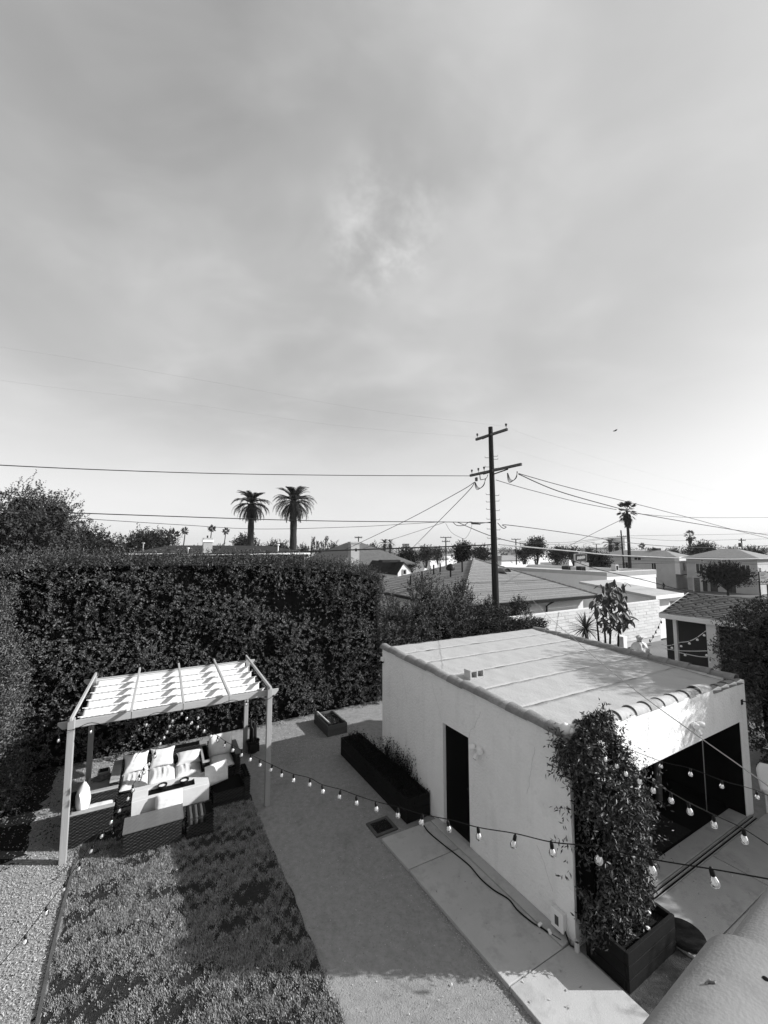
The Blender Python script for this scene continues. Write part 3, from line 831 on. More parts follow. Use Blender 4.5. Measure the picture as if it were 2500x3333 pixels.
V, F = shoot_leaves(P, rng.normal(0, .5, (50, 3)) + np.array([0, 0, .7]), .12, 8, .04, .022)
o = np_mesh('bed_seedlings', V, F, M['leaf']); tag(o, 'sparse seedlings in the short raised bed', 'plants', kind='stuff')
# round stepping stone by the planter
st = thing('stepping_stone', 'round dark stone disc lying on the patio beside the vine planter', 'stone', L(1.42, -.68, .045))
MB().lathe([(.0, .045), (.235, .045), (.25, .055), (.252, .10), (.24, .112), (.0, .114)], L(1.42, -.68, 0), 40).build('disc', M['dark_board'], st, True)
for p, lb in ((L(.98, -.45, .37), 'white scrap on the soil at the right of the vine planter'), (L(.72, -.58, .37), 'white scrap on the soil at the front of the vine planter')):
    o = MB().lathe([(.0, 0), (.03, .005), (.035, .02), (.0, .03)], p, 6).build('pale_stone', M['wall_white']); tag(o, lb, 'stone')

# ---- the vine on the corner
def vine():
    t = thing('climbing_vine', 'leafy vine climbing from the planter over the sunlit shed corner', 'vine', L(.6, -.3, .35))
    n = 7600
    z = rng.uniform(.32, 3.05, n)
    amax = np.interp(z, [.3, .8, 1.2, 1.75, 2.0, 2.33, 2.68, 2.9, 3.1], [1.02, 1.20, 1.26, 1.44, 1.34, 1.04, .78, .68, .56])
    amin = np.interp(z, [.3, 2.2, 2.5, 2.75, 3.1], [-.02, -.03, -.07, -.10, .34])
    a = amin + (amax - amin) * rng.random(n)
    cm = np.interp(z, [.3, 1.0, 2.0, 2.7, 3.1], [.36, .44, .38, .22, .12])
    r_ = rng.random(n)
    b = -.05 - cm * r_ ** .3 * (1 - .75 * np.clip(np.abs((a - (amin + amax) / 2) / (amax - amin) * 2), 0, 1) ** 3)
    q = np.stack([a * 1.5, b, z], 1)
    gap = ~((z > 2.45) & (a > .22) & (a < .46) & (z < 2.95))
    thinl = np.clip(1.1 - a / .55, 0, 1) * np.clip((2.35 - z) * 2, 0, 1)
    gap &= rng.random(n) > thinl * .22
    keep = (vnoise(q, 2.6, 31) + rng.normal(0, .25, n) > -.62) & gap
    a, b, z = a[keep], b[keep], z[keep]; n = len(a)
    P = np.stack([N0.x + CU * a - SU * b, N0.y + SU * a + CU * b, z], 1)
    outv = np.array(tuple(-Vv))
    D = outv * rng.uniform(.2, 1, (n, 1)) + rng.normal(0, .45, (n, 3)) + np.array([0, 0, -.35])
    Vs, Fs = shoot_leaves(P, D, 0.17, 7, .070, .024, .9, -.25, .3)
    # loose trailing tips
    k = 90
    zz = rng.uniform(.9, 2.7, k); aa = np.interp(zz, [.3, 1.2, 1.75, 2.33, 2.7], [1.0, 1.25, 1.44, 1.02, .74]) - .02
    P2 = np.stack([N0.x + CU * aa + SU * .25, N0.y + SU * aa - CU * .25, zz], 1)
    D2 = np.array(tuple(U)) * rng.uniform(.2, 1, (k, 1)) + rng.normal(0, .4, (k, 3)) + np.array([0, 0, .1])
    V2, F2 = shoot_leaves(P2, D2, .38, 8, .055, .018, .7, -.1, .3)
    # shoots round the corner onto the shaded wall
    k = 110
    zz = rng.choice([2.65, 2.4, 1.75, 1.35, 1.0], k, p=[.58, .30, .04, .04, .04]) + rng.normal(0, .09, k); bb = rng.uniform(-.05, .14, k) * np.where(zz > 2.2, 1, .6)
    P3 = np.stack([N0.x - .05 * CU - SU * bb, N0.y - .05 * SU + CU * bb, zz], 1)
    D3 = np.array(tuple(-U)) * .5 + rng.normal(0, .4, (k, 3)) + np.array([0, 0, -.3])
    V3, F3 = shoot_leaves(P3, D3, .18, 6, .075, .02, .8, -.25, .3)
    V, F = join_arr([(Vs, Fs), (V2, F2), (V3, F3)])
    o = np_mesh('foliage', V, F, M['leaf_vine'], t); o['kind'] = 'stuff'
    mb = MB()
    for i in range(34):
        a0 = random.uniform(.15, 1.0); a1 = random.uniform(0, 1.3); zt = random.uniform(1.2, 2.8)
        if a1 > .8: zt = min(zt, 2.0)
        pts_ = smooth_path([L(a0, -.35, .35), L(a0 + random.uniform(-.2, .2), -.15, .8), L((a0 + a1) / 2, -.06 - random.random() * .2, zt * .6), L(a1, -.05, zt)], 14)
        mb.tube(pts_, .008, 5)
    o = mb.build('stems', M['twig'], t, True); o['kind'] = 'stuff'
    MB().prism([L(.02, -.02, .4), L(1.0, -.02, .4), L(1.15, -.02, 1.7), L(.65, -.02, 2.3), L(.5, -.02, 2.6), L(.05, -.02, 2.35)], -Vv * .27).build('vine_shade', M['twig'], t)  # black slab behind the leaves, painted shade within the vine
vine()

# ================================================================== HEDGES
def hedge(name, label, faces, core, leaf=.054, nl=13, sl=.23, m='leaf', tall=None, seed=1, cat='hedge'):
    """faces: list of (count, fn(n)->(P,Dir)); core: MB of the dark inner mass"""
    c0 = core.v[0]
    t = thing(name, label, cat, (c0[0], c0[1], 0))
    parts = []
    for cnt, fn, up in faces:
        P, D = fn(cnt)
        lump = vnoise(P, 1.1, seed) * .16 + vnoise(P, 2.9, seed + 1) * .10
        keep = vnoise(P, 2.3, seed + 2) + rng.normal(0, .35, len(P)) > -.85
        P = P + unit(D) * (lump[:, None] - rng.random((len(P), 1)) ** 2 * .22)
        P, D = P[keep], D[keep]
        D = unit(D) + rng.normal(0, .5, D.shape) + np.array([0, 0, up])
        parts.append(shoot_leaves(P, D, sl, nl, leaf, leaf * .46, .85, .2))
    if tall is not None:
        P, D, h_ = tall
        parts.append(shoot_leaves(P, D, h_, 16, leaf, leaf * .45, .75, .35))
    V, F = join_arr(parts)
    o = np_mesh('foliage', V, F, M[m], t); o['kind'] = 'stuff'
    core.build('inner_shade', M['twig'], t)  # solid black core stands in for the shade deep in the hedge
    return t
def W3(a, b, z):
    return np.stack([N0.x + CU * a - SU * b, N0.y + SU * a + CU * b, z], 1)
def dirL(n, da, db, dz):
    v = np.array([CU * da - SU * db, SU * da + CU * db, dz]); return np.repeat(v[None], n, 0)
HB = 9.3
def top_back(a): return np.interp(a, [-9.6, -8.6, -7.6, -4, -1, 1.2, 2.1, 2.45], [4.55, 4.95, 5.12, 5.08, 4.98, 4.72, 4.45, 3.9])
def f_front(n):
    a = rng.uniform(-9.4, 2.3, n); z = .05 + (top_back(a) - .1) * rng.random(n) ** .9
    return W3(a, np.full(n, HB) + .12 * (z > 3) , z), dirL(n, 0, -1, 0)
def f_top(n):
    a = rng.uniform(-9.5, 2.4, n); b = rng.uniform(HB, HB + 1.4, n)
    return W3(a, b, top_back(a) - .1), dirL(n, 0, -.2, 1)
def f_end(n):
    b = rng.uniform(HB - .1, HB + 1.4, n); z = rng.uniform(1.5, 4.5, n)
    return W3(np.full(n, 2.35) - .1 * (z > 3.8), b, z), dirL(n, 1, -.1, 0)
k = 1300
aa = rng.uniform(-9.5, 2.2, k)
tall = (W3(aa, rng.uniform(HB - .1, HB + 1.1, k), top_back(aa) - .12), dirL(k, 0, 0, 1) + rng.normal(0, .28, (k, 3)), .42)
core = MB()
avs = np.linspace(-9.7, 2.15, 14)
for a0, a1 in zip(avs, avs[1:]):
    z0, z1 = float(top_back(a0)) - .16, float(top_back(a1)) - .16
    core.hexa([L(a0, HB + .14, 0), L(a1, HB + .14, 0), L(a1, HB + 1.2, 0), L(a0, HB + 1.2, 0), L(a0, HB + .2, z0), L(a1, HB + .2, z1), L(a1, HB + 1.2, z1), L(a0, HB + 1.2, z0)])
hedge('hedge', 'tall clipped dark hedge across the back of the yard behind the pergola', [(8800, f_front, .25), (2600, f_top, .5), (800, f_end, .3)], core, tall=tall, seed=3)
# left hedge, facing the sun
HA = -7.75
def top_left(b): return np.interp(b, [2, 5, 7.5, 9.2], [3.4, 3.6, 3.95, 4.5])
def g_face(n):
    b = rng.uniform(3.2, 9.3, n); z = .05 + top_left(b) * rng.random(n)
    return W3(np.full(n, HA) - .16 * np.clip(z - 2, 0, 3), b, z), dirL(n, 1, 0, .1)
def g_top(n):
    b = rng.uniform(3.2, 9.3, n); a = HA - rng.uniform(.2, 1.5, n)
    return W3(a, b, top_left(b) - .05), dirL(n, .3, 0, 1)
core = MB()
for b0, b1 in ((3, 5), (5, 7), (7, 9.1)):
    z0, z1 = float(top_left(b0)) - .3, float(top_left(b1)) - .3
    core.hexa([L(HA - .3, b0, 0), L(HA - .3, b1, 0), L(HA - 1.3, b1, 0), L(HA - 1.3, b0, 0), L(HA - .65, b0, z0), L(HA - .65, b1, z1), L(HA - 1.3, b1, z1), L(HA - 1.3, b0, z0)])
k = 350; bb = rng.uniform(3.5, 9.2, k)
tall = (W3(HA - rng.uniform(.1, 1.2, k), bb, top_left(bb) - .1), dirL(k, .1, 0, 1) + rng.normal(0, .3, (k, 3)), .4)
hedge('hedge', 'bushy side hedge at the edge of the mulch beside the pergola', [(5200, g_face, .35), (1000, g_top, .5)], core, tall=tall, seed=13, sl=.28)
# lower shrubs carrying on behind the shed
SHRUBS = [  # a, z top, radius a, radius b, label
    (3.2, 3.45, 1.15, .9, 'dark leafy shrub against the end of the tall hedge behind the shed'),
    (4.8, 4.5, 1.45, 1.0, 'tallest pointed shrub in the row behind the shed roof'),
    (6.5, 3.85, 1.25, .9, 'rounded shrub left of the foot of the big utility pole'),
    (8.3, 3.0, 1.15, .9, 'low loose shrub right of the foot of the big utility pole'),
    (9.9, 2.85, 1.05, .85, 'last low shrub of the row by the pale block wall')]
for i, (a, zt, ra, rb, lb) in enumerate(SHRUBS):
    c = L(a, HB + .7, 0)
    t = thing('shrub', lb, 'shrub', c, 'shrubs in a row behind the shed')
    n = 1300; s = sphere_pts(n); s[:, 2] = np.abs(s[:, 2]) * 1.0
    rad = rng.uniform(.72, 1.02, n) * (1 + .16 * vnoise(s * 2, 1.4, 40 + i))
    zz = zt * (.12 + .88 * s[:, 2] ** .8 * np.clip(rad, 0, 1.08))
    taper = 1 - .35 * (zz / zt) ** 2
    P = W3(a + s[:, 0] * ra * rad * taper, HB + .7 + s[:, 1] * rb * rad * taper, zz)
    P2 = W3(a + rng.uniform(-ra, ra, 1300), HB + .7 - rb * rng.uniform(.55, 1.0, 1300), rng.uniform(.2, zt * .75, 1300))
    D = np.concatenate([s @ np.array([[CU, SU, 0], [-SU, CU, 0], [0, 0, 1]]), dirL(1300, 0, -1, .2)]) + rng.normal(0, .4, (n + 1300, 3)) + np.array([0, 0, .5])
    V, F = shoot_leaves(np.concatenate([P, P2]), D, .30, 11, .075, .034, .8, .3)
    o = np_mesh('foliage', V, F, M['leaf_light' if i > 1 else 'leaf'], t); o['kind'] = 'stuff'
    MB().lathe([(.3, 0), (.8, .3), (.72 * ra, zt * .45), (.5, zt * .68), (.1, zt * .82)], c, 9).build('inner_shade', M['twig'], t)  # black solid in place of the shade inside each shrub

# dark tree and hedge on the right boundary
t_dark = lobes_tree('dark_tree', 'dense dark tree by the right edge of the shed casting shade on its roof', (11.2, 11.0, 0),
           [(11.2, 11.3, 2.5, 1.75, 1.7, 1.55), (10.3, 10.5, 1.7, 1.3, 1.3, 1.5), (13.1, 9.9, 4.7, 2.2, 2.1, 2.4), (12.9, 9.1, 5.0, 1.9, 1.45, 1.9), (14.5, 12.2, 3.9, 1.9, 1.9, 2.0), (11.0, 12.0, 2.8, .95, 1.0, 1.0), (11.0, 9.3, 1.2, 1.4, 1.3, 1.4), (10.35, 10.3, 2.7, 1.15, 1.1, 1.3), (10.1, 9.9, .8, 1.1, 1.1, 1.0), (12.3, 11.0, 2.9, 1.2, 1.2, 1.15)],
           leaf=.08, n=110000, m='leaf_shade', trunk_r=.18, sl=.32, nl=10, inner=.3)
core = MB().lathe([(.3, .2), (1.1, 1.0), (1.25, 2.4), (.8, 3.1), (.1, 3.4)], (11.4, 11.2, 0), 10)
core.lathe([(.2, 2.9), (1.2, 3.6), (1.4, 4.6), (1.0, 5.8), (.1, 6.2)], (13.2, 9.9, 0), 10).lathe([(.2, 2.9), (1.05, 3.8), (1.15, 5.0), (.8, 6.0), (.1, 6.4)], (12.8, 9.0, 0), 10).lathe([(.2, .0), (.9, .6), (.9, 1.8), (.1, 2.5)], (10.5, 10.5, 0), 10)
core.build('inner_shade', M['twig'], t_dark)  # black solids for inner shade; the out-of-view ones added to block the sun
def r_face(n):
    y = rng.uniform(5.2, 10.0, n); z = .05 + 3.4 * rng.random(n); x = np.full(n, 9.9) + .25 * np.sin(y * 2)
    return np.stack([x, y, z], 1), np.repeat(np.array([[-1.0, 0, .1]]), n, 0)
def r_top(n):
    y = rng.uniform(5.2, 10.0, n); x = rng.uniform(9.9, 11.4, n)
    return np.stack([x, y, np.full(n, 3.4)], 1), np.repeat(np.array([[0, 0, 1.0]]), n, 0)
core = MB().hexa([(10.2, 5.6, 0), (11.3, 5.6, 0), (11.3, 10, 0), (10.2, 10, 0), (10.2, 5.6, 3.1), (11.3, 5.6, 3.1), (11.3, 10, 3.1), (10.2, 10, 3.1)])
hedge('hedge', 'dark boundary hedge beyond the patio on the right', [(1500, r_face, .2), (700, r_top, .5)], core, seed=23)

# ================================================================== PERGOLA
pg = thing('pergola', 'pale wooden pergola with a rippled white canvas shade over the seats', 'pergola', Q(-4.85, 6.5, 0))
PA0, PA1, PB0, PB1, PZ = -6.52, -3.03, 5.20, 7.92, 2.36
def qb(mb, a0, a1, b0, b1, z0, z1):
    return mb.hexa([Q(a0, b0, z0), Q(a1, b0, z0), Q(a1, b1, z0), Q(a0, b1, z0), Q(a0, b0, z1), Q(a1, b0, z1), Q(a1, b1, z1), Q(a0, b1, z1)])
pw = .052
for a in (PA0, PA1):
    for b in (PB0, PB1):
        p_ = qb(MB(), a - pw, a + pw, b - pw, b + pw, 0, PZ + .06).build('post', M['pale_wood'], pg, bevel=.006)
for b in (PB0, PB1):
    s_ = -1 if b == PB0 else 1
    y0, y1 = (b + pw + .001, b + pw + .036)
    # cross beam with slanted ends, seated behind the posts
    pl = [Q(PA0 - .21, y0, PZ - .04), Q(PA0 - .14, y0, PZ - .125), Q(PA1 + .14, y0, PZ - .125), Q(PA1 + .21, y0, PZ - .04), Q(PA1 + .21, y0, PZ), Q(PA0 - .21, y0, PZ)]
    MB().prism(pl, PV * .036).build('beam', M['pale_wood_x'], pg, bevel=.004)
RA = [PA0 + .012, -5.6, -4.73, -3.88, PA1 - .012]
for i, a in enumerate(RA):
    o = .0 if i in (0, 4) else 0
    qb(MB(), a - .021, a + .021, PB0 - .16, PB1 + .14, PZ + .064, PZ + .125).build('rafter', M['pale_wood_x'], pg, bevel=.004)
# canvas slung below the rafters: five scallops between cords
nb = 5
B0c, B1c = PB0 + .20, PB1 - .12
def canvas(u, v):
    a = PA0 + .09 + (PA1 - PA0 - .18) * u
    s_ = v * nb; f = s_ - math.floor(s_) if v < 1 else 1.0
    b = B0c + (B1c - B0c) * v
    # each bay hangs: steep at its front edge, easing to the back cord
    z = PZ - .02 - .20 * (math.sin(PI * f ** .55)) ** .8
    wr = .006 * math.sin(a * 23 + s_ * 1.7) + .005 * math.sin(a * 51 + s_ * 3.1)
    edge = .018 * math.sin(s_ * 2 * PI) * (1 if u in (0, 1) else 0)
    return Q(a + edge, b, z + wr * math.sin(PI * f))
grid_obj('canopy', 90, 60, canvas, M['canvas'], pg, True, .003)
for k in range(nb + 1):
    b = B0c + (B1c - B0c) * k / nb
    MB().tube([Q(PA0 + .06, b, PZ + .004), Q(-4.8, b, PZ - .006), Q(PA1 - .06, b, PZ + .004)], .007, 5).build('canopy_cord', M['white'], pg, True)
for k in range(nb):
    b = B0c + (B1c - B0c) * k / nb
    def hem(u, v, b=b):
        a = PA0 + .09 + (PA1 - PA0 - .18) * u
        return Q(a, b - .010 - .018 * v + .006 * math.sin(a * 60), PZ + .012 - .018 * v - .012 * abs(math.sin(a * 47 + b * 9)))
    grid_obj('hem', 120, 2, hem, M['canvas'], pg, True, .003)
for a in RA[1:4]:
    o = MB().tube([Q(a, PB0 - .12, PZ - .12), Q(a, PB0 - .12, PZ + .10)], .006, 5).build('bolt', M['iron'], pg)
mb = MB()
pts = []
for i in range(60):
    u = i / 59; a = PA0 - .05 + (PA1 - PA0 + .1) * u
    pts.append(Q(a, PB0 - pw - .05 - .01 * math.sin(u * 60), PZ - .10 + .05 * math.sin(u * 19) - .02 * math.sin(u * 47)))
beam_line = pts

# ================================================================== SEATS
def cushion_mesh(name, sx, sy, sz, m, parent, c, mtx, puff=.25, n=12, ruffle=0.0, pinch=0.0, seed=0):
    """stuffed cushion: flat box with puffed faces and rounded rim; local x,y across, z thick"""
    vs, fs = [], []
    r_ = random.Random(seed)
    ph = [r_.uniform(0, 6) for _ in range(6)]
    for side in (1, -1):
        for j in range(n + 1):
            for i in range(n + 1):
                u, v = i / n * 2 - 1, j / n * 2 - 1
                e = (1 - abs(u) ** 4) * (1 - abs(v) ** 4)
                h = sz / 2 * (1 - puff) * min(1, (1 - max(abs(u), abs(v)) ** 10) ** .5) + sz / 2 * puff * e * 1.6
                if pinch: h = sz / 2 * (max(0, (1 - abs(u) ** 2.2)) * max(0, (1 - abs(v) ** 2.2))) ** .42
                rf = ruffle * math.sin(u * 17 + ph[0] + 1.5 * math.sin(v * 2 + ph[1])) * (1 - abs(v)) ** .3 * (.4 + .6 * math.sin(u * 5 + ph[2]) ** 2)
                wr = .006 * math.sin(u * 7 + v * 5 + ph[3]) * math.sin(v * 8 - u * 3 + ph[4])
                pc = 1 - pinch * (1 - abs(v) ** 2) * abs(u) ** 6 * .5 if pinch else 1
                pd = 1 - pinch * (1 - abs(u) ** 2) * abs(v) ** 6 * .5 if pinch else 1
                vs.append((u * sx / 2 * pc, v * sy / 2 * pd, side * (h + (rf + wr) * e)))
    k = (n + 1) ** 2
    for j in range(n):
        for i in range(n):
            a = j * (n + 1) + i
            fs.append((a, a + 1, a + n + 2, a + n + 1)); fs.append((k + a + n + 1, k + a + n + 2, k + a + 1, k + a))
    rim = [i for i in range(n + 1)] + [(j + 1) * (n + 1) - 1 for j in range(1, n + 1)] + [n * (n + 1) + i for i in range(n - 1, -1, -1)] + [j * (n + 1) for j in range(n - 1, 0, -1)]
    for q in range(len(rim)):
        a, b = rim[q], rim[(q + 1) % len(rim)]
        fs.append((b, a, k + a, k + b))
    vs = [tuple(mtx @ Vector(p) + Vector(c)) for p in vs]
    o = MB().add(vs, fs).build(name, m, parent, True)
    seam = [mtx @ Vector((x * sx / 2, y * sy / 2, 0)) + Vector(c) for x, y in ((-.97, -.97), (0, -1), (.97, -.97), (1, 0), (.97, .97), (0, 1), (-.97, .97), (-1, 0), (-.97, -.97))]
    if not pinch:
        MB().tube(seam, .006, 5, False).build('piping', m, o, True)
    return o
def wicker_panel(name, p0, du, dv, parent, nrm, pitch=.026, step=.05):
    """woven panel: p0 corner, du across, dv up; ribbons pass over and under stakes"""
    w_, h_ = du.length, dv.length; eu, ev = du / w_, dv / h_
    nr, nc = max(2, int(h_ / pitch)), max(2, int(w_ / step))
    vs, fs = [], []
    for r_ in range(nr):
        y0, y1 = (r_ + .08) * h_ / nr, (r_ + .92) * h_ / nr
        base = len(vs)
        for c in range(nc * 2 + 1):
            x = c / (nc * 2) * w_
            d = .007 * math.cos(PI * c + PI * r_) if c % 2 == 0 else 0.0
            d = .008 * math.cos(PI * c / 2 * 1.0 + PI * r_) if c % 2 == 0 else 0
            jit = random.uniform(-.0015, .0015)
            vs.append(p0 + eu * x + ev * (y0 + jit) + nrm * d); vs.append(p0 + eu * x + ev * (y1 + jit) + nrm * (d + .002))
            if c: a = base + 2 * (c - 1); fs.append((a, a + 2, a + 3, a + 1))
    o = MB().add(vs, fs).build(name, M['wicker'], parent); o['kind'] = 'stuff'
    return o
def wicker_box(parent, a0, a1, b0, b1, z0, z1, name='body', sides='fblr'):
    t = qb(MB(), a0 + .012, a1 - .012, b0 + .012, b1 - .012, z0, z1).build(name, M['wicker_core'], parent)
    H_ = Vector((0, 0, z1 - z0))
    if 'f' in sides: wicker_panel('wicker_weave', Q(a0, b0, z0), PU * (a1 - a0), H_, parent, -PV)
    if 'b' in sides: wicker_panel('wicker_weave', Q(a1, b1, z0), PU * (a0 - a1), H_, parent, PV)
    if 'l' in sides: wicker_panel('wicker_weave', Q(a0, b1, z0), PV * (b0 - b1), H_, parent, -PU)
    if 'r' in sides: wicker_panel('wicker_weave', Q(a1, b0, z0), PV * (b1 - b0), H_, parent, PU)
    return t
def rot_q(rx=0, ry=0, rz=0):
    return PM @ Matrix.Rotation(rz, 3, 'Z') @ Matrix.Rotation(ry, 3, 'Y') @ Matrix.Rotation(rx, 3, 'X')
# sofa
sf = thing('sofa', 'three seat wicker sofa with white ruffled cushions under the pergola', 'sofa', Q(-5.0, 6.95, 0))
wicker_box(sf, -5.82, -4.22, 6.48, 7.15, .03, .30, 'base', 'fr')
wicker_box(sf, -5.98, -5.83, 6.44, 7.38, .03, .60, 'armrest', 'flr')
wicker_box(sf, -4.21, -4.07, 6.44, 7.38, .03, .58, 'armrest', 'flr')
wicker_box(sf, -5.82, -4.22, 7.16, 7.36, .03, .72, 'backrest', 'fb')
for a0, a1 in ((-5.99, -5.82), (-4.22, -4.06)):
    qb(MB(), a0, a1, 6.42, 7.39, .605 if a0 < -5 else .585, .63 if a0 < -5 else .61).build('arm_top', M['oak_pale'], sf, bevel=.006)
for i in range(3):
    a = -5.55 + .53 * i
    cushion_mesh('seat_cushion', .525, .70, .15, M['cushion'], sf, Q(a, 6.80, .375), rot_q(), .35, 18, .016, 0, i)
# loose pillows lie on the sofa
for i, (a, b, z, rx, rz, sx, sy, lb) in enumerate(((-5.55, 7.10, .62, R(60), R(3), .52, .42, 'white pillow with a folded throw at the shaded end of the sofa'), (-5.02, 7.10, .62, R(60), R(-3), .52, .42, 'upright white pillow in the middle of the sofa'), (-4.47, 6.98, .54, R(24), R(-2), .54, .36, 'plump white pillow lying flat at the right end of the sofa'))):
    o = cushion_mesh('pillow', sx, sy, .17 if i < 2 else .20, M['cushion'], None, Q(a, b, z), rot_q(rx, 0, rz), .5, 16, 0, .35, 11 + i)
    tag(o, lb, 'pillow', 'pillows on the sofa')
tw = grid_obj('throw', 10, 16, lambda u, v: Q(-5.76 + .13 * u + .22 * v, 7.00 + .19 * v + .006 * math.sin(u * 20), 0.57 + .24 * v + .010 * math.sin(u * 9) + .06 * math.sin(PI * v)), M['cushion'], None, True, .01)
tag(tw, 'white folded throw draped over the corner pillow of the sofa', 'throw')
# fire table
ft = thing('fire_table', 'long white stone topped fire table in front of the sofa', 'table', Q(-4.85, 5.74, 0))
qb(MB(), -5.48, -4.22, 5.53, 5.95, .0, .28).build('base', M['wall_grey'], ft)
mb = MB()
qb(mb, -5.54, -4.16, 5.46, 5.575, .28, .60); qb(mb, -5.54, -4.16, 5.83, 6.0, .28, .60)
qb(mb, -5.54, -5.27, 5.576, 5.829, .28, .60); qb(mb, -4.43, -4.16, 5.576, 5.829, .28, .60)
mb.build('stone_top', M['stone_top'], ft, bevel=.006)
qb(MB(), -5.268, -4.432, 5.577, 5.828, .50, .57).build('burner_pan', M['pan'], ft)
for a, lb in ((-5.02, 'small dark rimmed bowl on the burner pan nearer the left armchair'), (-4.62, 'small dark rimmed bowl on the burner pan nearer the right chair')):
    bw_ = thing('bowl', lb, 'bowl', Q(a, 5.77, .575), 'bowls on the fire table')
    MB().lathe([(.0, 0), (.06, .002), (.085, .05), (.092, .075), (.082, .075), (.07, .045), (.0, .035)], Q(a, 5.77, .578), 22).build('rim', M['iron'], bw_, True)
    MB().lathe([(.0, .046), (.068, .047), (.066, .052), (.0, .056)], Q(a, 5.77, .578), 18).build('candle', M['wall_white'], bw_, True)
# bench with wooden top
bn = thing('wicker_bench', 'wicker bench with a broad wooden top in front of the fire table', 'bench', Q(-5.14, 5.02, 0))
wicker_box(bn, -5.61, -4.68, 4.80, 5.24, .02, .425, 'body', 'flr')
for k in range(4):
    qb(MB(), -5.63, -4.66, 4.775 + .123 * k, 4.775 + .123 * (k + 1) - .002, .43, .455).build('board', M['oak'], bn, bevel=.002)
o = cushion_mesh('back_cushion', .47, .36, .11, M['cushion'], None, Q(-4.90, 5.345, .50), rot_q(R(74)), .3, 14, 0, 0, 21)
tag(o, 'square white cushion standing between the bench and the fire table', 'cushion')
# ottoman with patterned cloth
ot = thing('wicker_ottoman', 'dark wicker ottoman with a woven patterned cloth beside the bench', 'ottoman', Q(-4.38, 4.95, 0))
wicker_box(ot, -4.60, -4.14, 4.78, 5.20, .02, .40, 'body', 'flr')
cl_ = thing('patterned_cloth', 'striped woven cloth spread over the wicker ottoman', 'cloth', Q(-4.45, 4.98, .40))
for k in range(7):
    a = -4.60 + .047 * k
    grid_obj('stripe', 3, 12, lambda u, v, a=a, k=k: Q(a + .045 * u, 4.76 + .43 * v, .408 + .003 * math.sin(v * 70 + k * 2) * (k % 2) - (.12 * max(0, .06 - v) / .06)), M['board' if k % 2 else 'dark_board'], cl_, True, .006)
# left armchair, facing right
la = thing('armchair', 'wicker armchair with wooden arm tops at the end by the mulch bed', 'armchair', Q(-6.2, 5.9, 0), 'wicker armchairs around the fire table')
wicker_box(la, -6.50, -5.84, 5.53, 5.62, .02, .575, 'armrest', 'fblr')
wicker_box(la, -6.50, -5.84, 6.20, 6.29, .02, .575, 'armrest', 'fblr')
wicker_box(la, -6.60, -6.49, 5.53, 6.29, .02, .66, 'backrest', 'lr')
wicker_box(la, -6.48, -5.88, 5.63, 6.19, .02, .29, 'base', 'r')
for b in (5.575, 6.245):
    qb(MB(), -6.52, -5.82, b - .052, b + .052, .58, .605).build('arm_top', M['oak_pale'], la, bevel=.005)
cushion_mesh('seat_cushion', .60, .55, .14, M['cushion'], la, Q(-6.17, 5.91, .36), rot_q(), .3, 14, .004, 0, 31)
o = cushion_mesh('pillow', .44, .56, .22, M['cushion'], None, Q(-6.36, 5.88, .68), rot_q(0, R(-98), 0), .5, 16, 0, .25, 33)
tag(o, 'bright white pillow upright against the back of the left armchair', 'pillow')
# right back armchair facing the viewer, and the near right chair
ra = thing('armchair', 'wicker armchair with grey shaded cushions by the potted cactus', 'armchair', Q(-3.75, 6.85, 0), 'wicker armchairs around the fire table')
wicker_box(ra, -4.05, -3.50, 6.55, 7.10, .02, .29, 'base', 'fr')
wicker_box(ra, -4.05, -3.50, 7.14, 7.28, .02, .70, 'backrest', 'fb')
wicker_box(ra, -3.49, -3.38, 6.52, 7.28, .02, .58, 'armrest', 'flr'); wicker_box(ra, -4.17, -4.06, 6.52, 7.28, .02, .58, 'armrest', 'flr')
for a in (-3.435, -4.115): qb(MB(), a - .06, a + .06, 6.50, 7.28, .585, .61).build('arm_top', M['oak'], ra, bevel=.005)
cushion_mesh('seat_cushion', .54, .58, .14, M['cushion'], ra, Q(-3.775, 6.82, .36), rot_q(), .3, 14, 0, 0, 41)
cushion_mesh('back_cushion', .52, .46, .13, M['cushion'], ra, Q(-3.775, 7.06, .66), rot_q(R(76)), .35, 14, 0, 0, 42)
rc = thing('armchair', 'low dark wicker chair with one upright cushion beside the fire table', 'armchair', Q(-3.75, 5.85, 0), 'wicker armchairs around the fire table')
wicker_box(rc, -4.06, -3.45, 5.55, 6.10, .02, .33, 'base', 'flr')
wicker_box(rc, -3.44, -3.33, 5.52, 6.14, .02, .52, 'armrest', 'flr')
cushion_mesh('back_cushion', .50, .40, .12, M['cushion'], rc, Q(-3.98, 5.86, .58), rot_q(R(80), 0, R(18)), .3, 14, 0, 0, 51)
# side table, lantern, crumpled cloth
sdt = thing('side_table', 'small wooden box table with a slot handle by the rear pergola post', 'table', Q(-6.2, 7.0, 0))
qb(MB(), -6.42, -6.0, 6.74, 7.28, .02, .375).build('case', M['oak_pale'], sdt, bevel=.006)
qb(MB(), -6.44, -5.98, 6.72, 7.30, .38, .405).build('top', M['oak_pale'], sdt, bevel=.004)
qb(MB(), -6.28, -6.12, 6.7355, 6.7385, .26, .285).build('slot', M['black'], sdt)
o = grid_obj('crumpled_cloth', 18, 18, lambda u, v: Q(-6.36 + .36 * u + .03 * math.sin(v * 9), 7.02 + .26 * v + .03 * math.sin(u * 11), .415 + .05 * abs(math.sin(u * 7 + v * 3)) * math.sin(PI * u) * math.sin(PI * v) + .02 * abs(math.sin(v * 13 - u * 5)) * math.sin(PI * u)), M['oak'], None, True, .006)
tag(o, 'crumpled brown cloth on the small side table', 'cloth')
